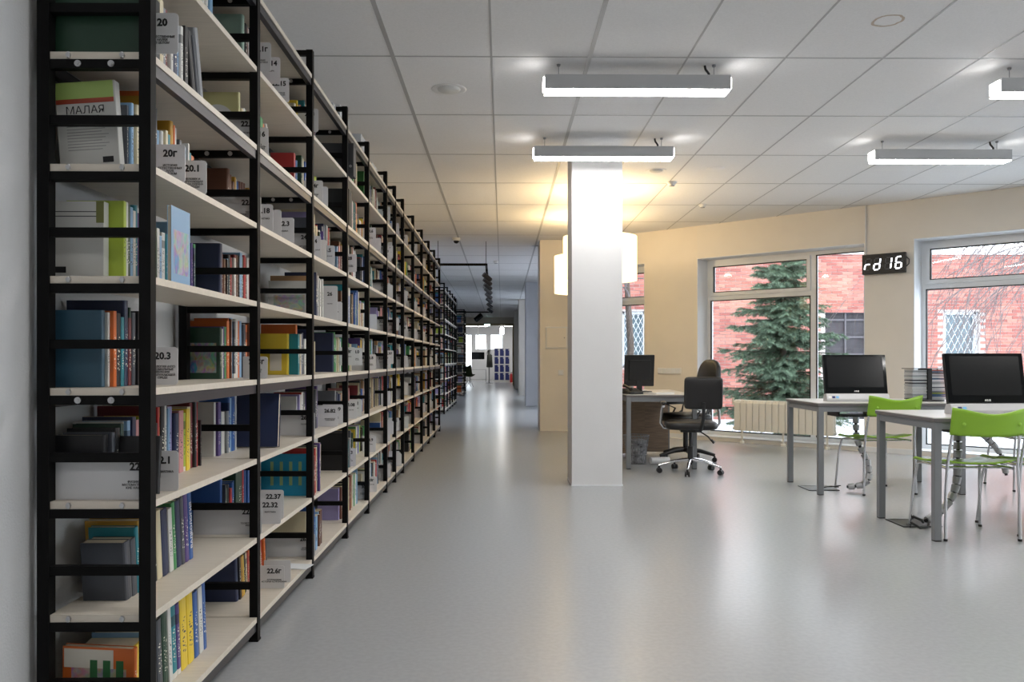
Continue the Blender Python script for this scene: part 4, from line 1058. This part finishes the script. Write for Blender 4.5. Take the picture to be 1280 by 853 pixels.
table('computer_table', 'grey-legged table of the back row holding the smaller-looking computer and disc tower', 2.56, 3.775, 6.67, 7.43)
table('computer_table', 'table adjoining the back row table on its right', 3.785, 4.985, 6.86, 7.60)
table('computer_table', 'second table of the nearer row beyond the picture edge', 3.83, 5.03, 5.0, 5.79)
desk = table('office_desk', 'desk behind the pillar with a walnut panel and dark monitor', 1.24, 1.96, 8.27, 9.68)
MB().bb(-.36+.02, .36-.03, .62, .64, .03, .72).obj('modesty_panel', M_wood, desk)
MB().bb(-.33, -.02, .18, .60, .06, .66).obj('drawer_unit', M_wood, desk)

# ------------------------------------------------------------ all-in-one computers
def allinone(x, y, rz, label, z=.75):
    o = thing('desktop_computer', label, 'computer', (x, y, z+.0005), rz)
    # frame: screen faces -y, leaning back slightly; 0.54 wide
    tilt = Matrix.Rotation(R(-9), 3, 'X'); wd, ht = .54, .335; up = Vector((0, .0, .062))
    MB().box(up + tilt @ Vector((0, .012, ht/2)), (wd, .024, ht), M=tilt).obj('casing', M_blackp, o, bevel=.006)
    MB().box(up + tilt @ Vector((0, -.0015, ht/2+.004)), (wd-.01, .003, ht-.012), M=tilt).obj('bezel', M_gloss, o)
    MB().box(up + tilt @ Vector((0, -.0035, ht/2+.018)), (wd-.065, .0014, ht-.075), M=tilt).obj('screen', M_screen, o)
    MB().prism([(-.03, 0), (-.035, .02), (-.018, .064), (.03, .064), (.05, .02), (.05, 0)], 'x', -wd/2+.004, wd/2-.004).obj('speaker_bar', mat('silver_plastic', (.55, .55, .56), .35, metal=.3), o, bevel=.003)
    MB().prism([(.04, 0), (.04, .02), (.10, .12), (.115, .12), (.17, .012), (.17, 0)], 'x', -.11, .11).obj('rear_foot', M_blackp, o)
    me_ = text_mesh('ASUS', .018, 'CENTER', .03, .0002).copy(); me_.materials.clear(); me_.materials.append(M_lacquer)
    l = link('logo_lettering', me_, o); l.location = up + tilt @ Vector((0, -.0037, .022)); l.rotation_euler = (R(81+0), 0, 0)
    for k, c in enumerate((M_lacquer, M_navy, mat('sticker_blue', (.2, .5, .8), .4))):
        MB().box((-wd/2+.03+k*.032, -.0305, .036), (.024, .003, .018), M=Matrix.Rotation(R(-21), 3, 'X')).obj('sticker', c, o)
    return o
allinone(2.985, 6.93, R(1), 'black all-in-one computer on the back table in front of the window')
allinone(3.17, 5.36, R(3), 'large black all-in-one computer on the nearer table, cut by the right edge')
# keyboard trays and cable spines
def tray(x, y, lab):
    o = thing('under_table_tray', lab, 'tray', (x, y, .62)); MB().bb(-.16, .16, -.12, .12, 0, .012).obj('tray_plate', M_blackp, o)
    MB().bb(-.16, -.15, -.12, .12, .012, .054).bb(.15, .16, -.12, .12, .012, .054).obj('bracket', M_blackp, o)
tray(2.98, 7.02, 'black cable tray under the back table'); tray(3.1, 5.42, 'black cable tray under the nearer table')
def spine(pts, lab, seg=.055, r=.028):
    P = [Vector(p) for p in pts]; o = thing('cable_spine', lab, 'cable', P[-1]); base = P[-1].copy()
    # resample a smooth curve
    fine = []
    for i in range(len(P)-1):
        p0 = P[max(i-1, 0)]; p1 = P[i]; p2 = P[i+1]; p3 = P[min(i+2, len(P)-1)]
        for k in range(20):
            t = k/20; fine.append(.5*((2*p1)+(-p0+p2)*t+(2*p0-5*p1+4*p2-p3)*t*t+(-p0+3*p1-3*p2+p3)*t**3))
    fine.append(P[-1]); d = 0; last = fine[0]; acc = []
    for q in fine:
        d += (q-last).length; last = q
        if d >= seg or not acc: acc.append(q.copy()); d = 0
    for a, b in zip(acc, acc[1:]):
        t = (b-a).normalized(); e = a + t*(seg*.86)
        MB().cyl(a-base, e-base, r, r*.86, n=10).obj('spine_link', M_steel, o)
    MB().tube([q-base for q in acc], r*.45, n=6).obj('inner_cable', M_blackp, o)
spine([(3.0, 6.98, .61), (3.0, 6.95, .42), (3.07, 6.9, .22), (3.03, 6.86, .07), (2.86, 6.9, .032)], 'grey segmented cable spine hanging under the back table')
spine([(3.05, 5.50, .61), (3.06, 5.52, .36), (3.02, 5.5, .20), (2.90, 5.46, .08), (2.78, 5.42, .032)], 'grey segmented cable spine curving down under the nearer table')
spine([(4.1, 7.1, .68), (4.12, 7.1, .5), (4.3, 7.1, .3), (4.34, 7.05, .06)], 'grey segmented cable spine under the adjoining right table')
def floorbox(x, y, lab):
    o = thing('floor_outlet', lab, 'outlet', (x, y, 0)); MB().bb(-.13, .13, -.13, .13, 0.0005, .006).obj('lid', M_blackp, o, bevel=.002)
    MB().bb(-.125, .125, -.125, -.119, .006, .0085).bb(-.125, .125, .119, .125, .006, .0085).bb(-.125, -.119, -.119, .119, .006, .0085).bb(.119, .125, -.119, .119, .006, .0085).obj('lid_frame', M_alu, o)
    return o
floorbox(2.70, 7.03, 'black floor outlet plate beside the back table leg'); floorbox(2.76, 5.52, 'black open floor outlet under the nearer table')
m_ = MB(); m_.tube([(2.70, 5.42, .02), (2.67, 5.36, .035), (2.70, 5.31, .012), (2.76, 5.34, .012), (2.80, 5.40, .02)], .008); m_.tube([(2.72, 5.45, .05), (2.70, 5.40, .07), (2.74, 5.37, .05), (2.77, 5.41, .03)], .009); m_.tube([(2.74, 5.5, .012), (2.68, 5.44, .012), (2.66, 5.36, .01)], .006)
tag(m_.obj('power_cables', M_blackp), 'small tangle of black power cables at the floor outlet', 'cables')
m_ = MB(); m_.tube([(2.72, 7.0, .012), (2.78, 6.96, .03), (2.83, 6.92, .03)], .005); m_.tube([(2.73, 7.03, .012), (2.8, 7.0, .02), (2.85, 6.93, .04)], .005); tag(m_.obj('power_cables', M_blackp), 'thin black cables running to the back table floor outlet', 'cables')

# ------------------------------------------------------------ disc tower
o = thing('disc_rack', 'black rotating disc tower on the back table between the computers', 'rack', (3.60, 7.0, .7505), R(4))
MB().lathe([(0, .0), (.15, 0), (.15, .012), (0, .012)], 28).obj('base', M_blackp, o)
MB().bb(-.018, .018, -.075, .075, .012, .272).obj('spine_panel', M_blackp, o); MB().bb(-.165, .165, -.075, .075, .272, .278).obj('top_plate', M_blackp, o)
MB().bb(.150, .156, -.07, -.062, .012, .272).bb(.150, .156, .062, .07, .012, .272).obj('corner_post', M_blackp, o)
rr = random.Random(4); disc_me = {}
pal_ = ['8a8f94', '5a5f66', 'b9bcbf', '32506e', '6e7c3a', 'a0a4a8', '7e4038', 'c8cacc', '3f4247']
case_m = [mat('disc_case_'+n_, hexc(c_), .25) for n_, c_ in zip(['grey', 'slate', 'silver', 'blue', 'olive', 'pale', 'rust', 'white', 'charcoal'], pal_)]
for side in (-1, 1):
    for k in range(21):
        mi = rr.randrange(9) if side > 0 else rr.choice([0, 1, 2, 5, 8])
        if mi not in disc_me: disc_me[mi] = MB().bb(-.063, .063, -.063, .063, 0, .0095).mesh('disc_case', case_m[mi])
        p = Vector((side*.084+rr.uniform(-.003, .003), rr.uniform(-.004, .002), .0135+k*.0121)); q = Matrix.Rotation(R(4), 3, 'Z') @ p
        tag(link('disc_case', disc_me[mi], None, (3.60+q.x, 7.0+q.y, .7505+q.z), (0, 0, R(4))), ('flat plastic disc case in the ' + ('left' if side < 0 else 'right') + f' stack of the disc tower, {ordn(k)} from the bottom'), 'disc case', 'disc cases in the tower')

# ------------------------------------------------------------ green chairs
def seat_grid(xf, yf, zf, nu=14, nv=14, th=.009):
    """double sided sheet from a function; u across, v along"""
    top = [[None]*(nv+1) for _ in range(nu+1)]
    vs = []
    for i in range(nu+1):
        for j in range(nv+1):
            u, v = i/nu, j/nv; vs.append((xf(u, v), yf(u, v), zf(u, v)))
    n = len(vs); import mathutils
    def idx(i, j): return i*(nv+1)+j
    fs = [(idx(i, j), idx(i+1, j), idx(i+1, j+1), idx(i, j+1)) for i in range(nu) for j in range(nv)]
    mb = MB(); mb.add(vs, fs, 0, True); return mb
def solid(o, th):
    m = o.modifiers.new('solid', 'SOLIDIFY'); m.thickness = th; m.offset = 0; return o
def green_chair(x, y, rz, label):
    """origin: mid of the four feet; back toward -y (towards the camera)"""
    o = thing('plastic_chair', label, 'chair', (x, y, 0), rz, 'green plastic chairs at the computer tables')
    s = seat_grid(lambda u, v: (u-.5)*(.425 - .03*abs(v-.5)), lambda u, v: -.20+.43*v, lambda u, v: .450 + .012*math.sin(v*6.0+.5) + .02*(2*abs(u-.5))**3 - (.022*((v-.85)/.15)**2 if v > .85 else 0) + (.012*((.12-v)/.12) if v < .12 else 0))
    solid(s.obj('seat', M_green, o), .009)
    bk = seat_grid(lambda u, v: (u-.5)*(.445 + .012*v), lambda u, v: -.265 - .045*v - .045*(1-(2*u-1)**2), lambda u, v: .640 + .150*v + .010*(2*u-1)**2 - (.014*math.cos((u-.5)*6.28) if v > .5 else 0)*((v-.5)*2 if v > .5 else 0), 16, 8)
    solid(bk.obj('backrest', M_green, o), .010)
    r = .009
    for sx in (-1, 1):
        # rear leg runs up to carry the backrest
        MB().tube([(sx*.225, -.225, .006), (sx*.222, -.222, .30), (sx*.212, -.222, .46), (sx*.205, -.248, .60), (sx*.196, -.278, .735)], r, n=10).obj('rear_leg', M_chrome, o)
        MB().tube([(sx*.232, .22, .006), (sx*.215, .195, .30), (sx*.200, .17, .425), (sx*.188, .11, .436), (sx*.196, -.20, .438)], r, n=10).obj('front_leg', M_chrome, o)
        for y_ in (-.225, .22): MB().cyl((sx*(.225 if y_ < 0 else .232), y_, 0), (sx*(.225 if y_ < 0 else .232), y_, .014), .012, n=10).obj('foot_cap', M_blackp, o)
        MB().lathe([(0, .004), (.008, .003), (.012, 0)], 12).obj('rivet', M_green, o, loc=(sx*.165, -.335+.012, .715), rot=(R(90), 0, 0))
    MB().cyl((-.195, .06, .434), (.195, .06, .434), .007, n=8).cyl((-.2, -.12, .434), (.2, -.12, .434), .007, n=8).obj('cross_bar', M_chrome, o)
    return o
green_chair(2.915, 5.20, R(-1), 'nearest green plastic chair on chrome legs at the right-hand table')
green_chair(3.125, 6.90, R(6), 'green plastic chair tucked under the back table by the window')
green_chair(3.44, 5.33, R(0), 'green chair whose seat corner shows at the right edge behind the nearest chair')
green_chair(4.50, 7.05, R(-3), 'green chair under the adjoining back table, glimpsed beyond the nearer chairs')

# ------------------------------------------------------------ office chairs
def five_star(o, m, r=.30, h0=.055, rot=0, fat=.022, casters=True):
    for k in range(5):
        a = rot + k*2*math.pi/5; d = Vector((math.cos(a), math.sin(a), 0))
        MB().tube([d*.02+Vector((0, 0, h0+.075)), d*r*.5+Vector((0, 0, h0+.06)), d*r+Vector((0, 0, h0+.018))], fat, n=8, rs=[fat, fat*.85, fat*.6]).obj('base_arm', m, o)
        q = d*(r-.005); t = Vector((-d.y, d.x, 0))
        c = MB(); c.cyl(q+t*.024+Vector((0, 0, .026)), q+t*.008+Vector((0, 0, .026)), .026, n=16).cyl(q-t*.008+Vector((0, 0, .026)), q-t*.024+Vector((0, 0, .026)), .026, n=16).cyl(q-t*.01+Vector((0, 0, .028)), q+t*.01+Vector((0, 0, .028)), .011, n=8).cyl(q+Vector((0, 0, .03)), q+Vector((0, 0, h0+.012)), .011, n=8)
        c.obj('caster', M_blackp, o)
def cushion(w_, d_, t, name, m, o, loc, rot=(0, 0, 0), dome=.0, e=.45):
    n = 28; P = []
    for i in range(n):
        a = 2*math.pi*i/n; ca, sa = math.cos(a), math.sin(a)
        P.append((w_/2*math.copysign(abs(ca)**e, ca), d_/2*math.copysign(abs(sa)**e, sa)))
    lay = [(.88, -t/2), (.97, -t*.36), (1, 0), (.97, t*.36), (.86, t/2), (.5, t/2+dome), (.0, t/2+dome*1.2)]
    vs = [(p[0]*s, p[1]*s, z) for s, z in lay for p in P]; m_ = MB(); fs = [(l*n+i, l*n+(i+1) % n, (l+1)*n+(i+1) % n, (l+1)*n+i) for l in range(len(lay)-1) for i in range(n)]
    fs.append(tuple(range(n))[::-1]); m_.add(vs, fs, 0, True)
    ob = m_.obj(name, m, o, loc=loc, rot=rot); return ob
o = thing('office_chair', 'black leather office chair with chrome arms and chrome star base', 'chair', (1.83, 8.02, 0), R(-8))
five_star(o, M_chrome, .31, .055, R(-100), .018)
MB().cyl((0, 0, .10), (0, 0, .26), .028, n=16).cyl((0, 0, .26), (0, 0, .40), .016, n=16).obj('gas_column', M_blackp, o)
MB().bb(-.10, .10, -.09, .11, .40, .43).obj('mechanism', M_blackp, o, bevel=.004); MB().tube([(.08, .0, .41), (.16, -.06, .36), (.20, -.08, .31)], .007).cyl((.19, -.075, .33), (.215, -.09, .30), .012, n=10).obj('lever', M_blackp, o)
cushion(.50, .46, .075, 'seat', M_leather, o, (0, 0, .468), dome=.01)
cushion(.36, .31, .05, 'backrest', M_leather, o, (.10, -.235, .785), (R(96), 0, R(0)), dome=.006, e=.2)
MB().tube([(.05, -.10, .42), (.08, -.22, .44), (.10, -.262, .56), (.10, -.262, .70)], .018, n=8).obj('back_bar', M_blackp, o)
for sx in (-1, 1):
    MB().tube([(sx*.17, .10, .425), (sx*.255, .09, .43), (sx*.285, .07, .48), (sx*.275, .05, .60), (sx*.262, .02, .655), (sx*.26, -.06, .665), (sx*.262, -.10, .65)], .013, n=10).obj('armrest_frame', M_chrome, o)
    cushion(.055, .24, .025, 'armrest_pad', M_blackp, o, (sx*.262, -.02, .682), dome=.002)
o = thing('office_chair', 'black office chair with a rounded tall back and black star base behind the chrome one', 'chair', (1.99, 8.95, 0), R(106))
five_star(o, M_blackp, .31, .055, R(20), .028)
MB().cyl((0, 0, .10), (0, 0, .40), .028, n=16).obj('gas_column', M_blackp, o); MB().bb(-.1, .1, -.1, .1, .40, .43).obj('mechanism', M_blackp, o, bevel=.004)
cushion(.48, .47, .085, 'seat', M_leather, o, (0, 0, .475), dome=.012)
cushion(.44, .50, .07, 'backrest', M_leather, o, (0, -.27, .86), (R(100), 0, 0), dome=.02, e=.75)
MB().tube([(0, -.10, .42), (0, -.24, .45), (0, -.305, .6), (0, -.315, .75)], .022, n=8).obj('back_bar', M_blackp, o)
for sx in (-1, 1):
    MB().tube([(sx*.16, .05, .43), (sx*.26, .05, .45), (sx*.275, -.02, .56), (sx*.27, .10, .61), (sx*.27, -.12, .615), (sx*.27, -.10, .53), (sx*.26, .02, .46)], .012, n=8).obj('armrest_frame', M_blackp, o)
    cushion(.06, .26, .028, 'armrest_pad', M_blackp, o, (sx*.27, .0, .637))
# desk equipment
o = thing('monitor', 'black monitor seen from behind on the desk beside the pillar', 'monitor', (1.475, 8.93, .7505), R(8))
tl = Matrix.Rotation(R(5), 3, 'X')
MB().box(tl @ Vector((0, 0, .235)), (.33, .03, .34), M=tl).obj('casing', M_blackp, o, bevel=.006)
MB().box(tl @ Vector((0, -.022, .24)), (.24, .016, .22), M=tl).obj('rear_cover', M_blackp, o, bevel=.005)
MB().bb(-.03, .03, -.035, -.015, .01, .2).obj('neck', M_blackp, o); MB().bb(-.12, .12, -.1, .1, 0, .012).obj('stand', M_blackp, o, bevel=.004)
MB().bb(.11, .13, -.024, -.0185, .37, .39).obj('sticker', M_lacquer, o)
o = thing('desk_telephone', 'black desk telephone with a curled cord at the front of the desk', 'telephone', (1.33, 8.45, .7505), R(20))
MB().prism([(-.09, 0), (-.09, .02), (.08, .06), (.09, .05), (.09, 0)], 'x', -.08, .08).obj('body', M_blackp, o, bevel=.004)
MB().tube([(-.055, -.075, .05), (-.055, -.04, .062), (-.055, .03, .078), (-.055, .07, .082)], .015, n=10, rs=[.02, .013, .013, .02]).obj('handset', M_blackp, o)
cc = [(-.055+.012*math.cos(i*.9), -.09-.004*i*.6, .03+.008*math.sin(i*.9)) for i in range(24)]; MB().tube(cc, .003, n=5).obj('cord', M_blackp, o)
o = MB().box((0, 0, .006), (.26, .19, .012)).obj('document', M_lacquer, None, loc=(1.62, 8.55, .7505), rot=(0, 0, R(35))); tag(o, 'stack of white paper lying before the monitor', 'paper')
# wire paper basket with bags under desk
o = thing('waste_basket', 'dark mesh basket with crumpled rubbish under the desk next to the pillar', 'basket', (1.42, 8.75, 0))
m_ = MB()
for k in range(24):
    a = k*math.pi/12
    for t in (-1, 1): m_.cyl((.10*math.cos(a), .10*math.sin(a), .005), (.135*math.cos(a+t*.5), .135*math.sin(a+t*.5), .30), .0022, n=4)
for z in (.005, .1, .2, .30): r_ = .10+.035*z/.3; m_.tube([(r_*math.cos(i*.3927), r_*math.sin(i*.3927), z) for i in range(17)], .004, n=5)
m_.obj('mesh_side', M_alu, o); MB().lathe([(0, 0), (.1, 0), (.1, .004), (0, .004)], 20).obj('bottom', M_blackp, o)
rnd = random.Random(3)
liner = MB(); vs = []; nn = 20
for j in range(5):
    for i in range(nn): a = 2*math.pi*i/nn; rr_ = (.090+.028*j/4)*(1+rnd.uniform(-.05, .02)); vs.append((rr_*math.cos(a), rr_*math.sin(a), .01+.06*j+rnd.uniform(-.004, .004)))
fs = [(j*nn+i, j*nn+(i+1) % nn, (j+1)*nn+(i+1) % nn, (j+1)*nn+i) for j in range(4) for i in range(nn)]; fs.append(tuple(range(4*nn, 5*nn)))
liner.add(vs, fs); liner.obj('rubbish', mat('crumpled_paper', (.3, .3, .32), .7, noise=.8, nscale=25), o)
m_ = MB(); m_.cyl((1.55, 8.62, .045), (1.75, 8.66, .045), .035, n=12); tag(m_.obj('paper_roll', M_lacquer), 'short white roll lying on the floor under the desk', 'roll')

# ------------------------------------------------------------ far hall
M_shell = M_olive
o = thing('shell_chair', 'dark olive shell chair with a wire base near the far opening', 'chair', (-1.36, 33.4, 0), R(200)); o.scale = (.82, .82, .95)
s = seat_grid(lambda u, v: (u-.5)*(.5-.12*max(0, v-.5)), lambda u, v: (.25-.46*min(1, v/.55)) if v < .55 else (-.21-.12*(v-.55)/.45), lambda u, v: .44+.10*(2*u-1)**2+ (0 if v < .5 else (v-.5)/.5*.44), 10, 14); solid(s.obj('shell', M_shell, o), .02)
m_ = MB()
for a in range(4):
    ca, sa = math.cos(a*1.571+.785), math.sin(a*1.571+.785); m_.cyl((ca*.08, sa*.08, .40), (ca*.26, sa*.26, 0), .008, n=6); m_.cyl((ca*.26, sa*.26, .01), (-sa*.1, ca*.1, .25), .006, n=6)
m_.obj('wire_base', M_black, o)
for c_ in range(3):
    x0 = -.41+c_*.262
    o = thing('locker_column', f'white locker column with four navy doors, {["left", "middle", "right"][c_]} one in the far hall', 'locker', (x0+.13, 40.2, 0), 0, 'lockers in the far hall')
    MB().bb(-.13, .13, -.02, .45, 0, 1.68).obj('carcass', M_lacquer, o)
    for r_ in range(4):
        d_ = MB().bb(-.10, .09, -.035, -.021, .12+r_*.39, .46+r_*.39).obj('door', M_navy, o); MB().bb(.055, .085, -.042, -.036, .38+r_*.39, .44+r_*.39).obj('number_plate', M_lacquer, d_)
o = thing('coat_stand', 'grey coat stand with a dark coat left of the lockers', 'coat stand', (-.62, 38.8, 0)); MB().cyl((0, 0, 0), (0, 0, 1.45), .03, n=10).lathe([(0, 0), (.2, 0), (.2, .02), (0, .02)], 16).obj('pole', M_alu, o)
for a in range(4): MB().tube([(0, 0, 1.38), (.08*math.cos(a*1.57), .08*math.sin(a*1.57), 1.36), (.12*math.cos(a*1.57), .12*math.sin(a*1.57), 1.44)], .01, n=6).obj('hook', M_alu, o)
o = MB().lathe([(.02, .0), (.12, -.05), (.13, -.25), (.15, -.62), (.11, -.64)], 12).obj('coat', mat('dark_cloth', (.05, .055, .05), .9), None, loc=(-.60, 38.72, 1.38)); tag(o, 'dark coat hanging on the coat stand in the far hall', 'coat')
o = thing('television', 'dark hanging television screen in the far hall', 'television', (-1.17, 39.5, 1.12)); MB().bb(-.31, .31, -.03, .03, 0, .34).obj('screen', M_gloss, o, bevel=.01); MB().cyl((0, 0, .34), (0, 0, CH-1.12), .02, n=8).obj('ceiling_pole', M_lacquer, o)
o = thing('wire_rack', 'low white wire rack below the far windows', 'rack', (-1.2, 40.5, 0)); m_ = MB()
for x in (-.4, .4):
    for y in (-.15, .15): m_.cyl((x, y, 0), (x, y, .62), .012, n=6)
for z in (.15, .62):
    for y in (-.15, -.05, .05, .15): m_.cyl((-.4, y, z), (.4, y, z), .008, n=6)
m_.obj('frame', M_alu, o)
o = thing('globe_pendant', 'small glowing pendant lamp in the far hall', 'lamp', (-.02, 38.0, 2.25)); MB().lathe([(0, 0), (.08, .03), (.10, .12), (.09, .3), (.04, .36), (0, .37)], 16).obj('shade', M_tube, o); MB().cyl((0, 0, .37), (0, 0, CH-2.25), .005, n=6).obj('cord', M_lacquer, o)
o = thing('exit_sign', 'small pale green lit exit sign above the far opening', 'sign', (-.66, 35.93, 2.56)); MB().bb(-.14, .14, -.02, .02, 0, .10).obj('case', M_lacquer, o); MB().bb(-.12, .12, -.024, -.02, .012, .088).obj('lit_panel', mat('green_glow', (.6, .9, .8), .5, emit=(.55, .9, .85), es=2), o)
o = thing('fire_extinguisher', 'red fire extinguisher beside the lockers', 'extinguisher', (.47-.04, 40.1, 0)); MB().lathe([(0, .0), (.06, 0), (.065, .05), (.065, .38), (.02, .44), (.02, .48), (0, .48)], 16).obj('cylinder', mat('red_enamel', (.5, .02, .02), .35), o); MB().bb(-.02, .06, -.01, .01, .48, .5).obj('handle', M_black, o)
# lights in corridor and far hall (linear fittings)
for (x, y, n_) in ((-.3, 38.2, 'nearest'), (.6, 41.5, 'far right'), (-1.4, 41.5, 'far left')):
    luminaire(x-.5, y, f'{n_} linear ceiling light in the distant hall')
print('objects', len(bpy.data.objects))

bpy.data.scenes.remove(TS)
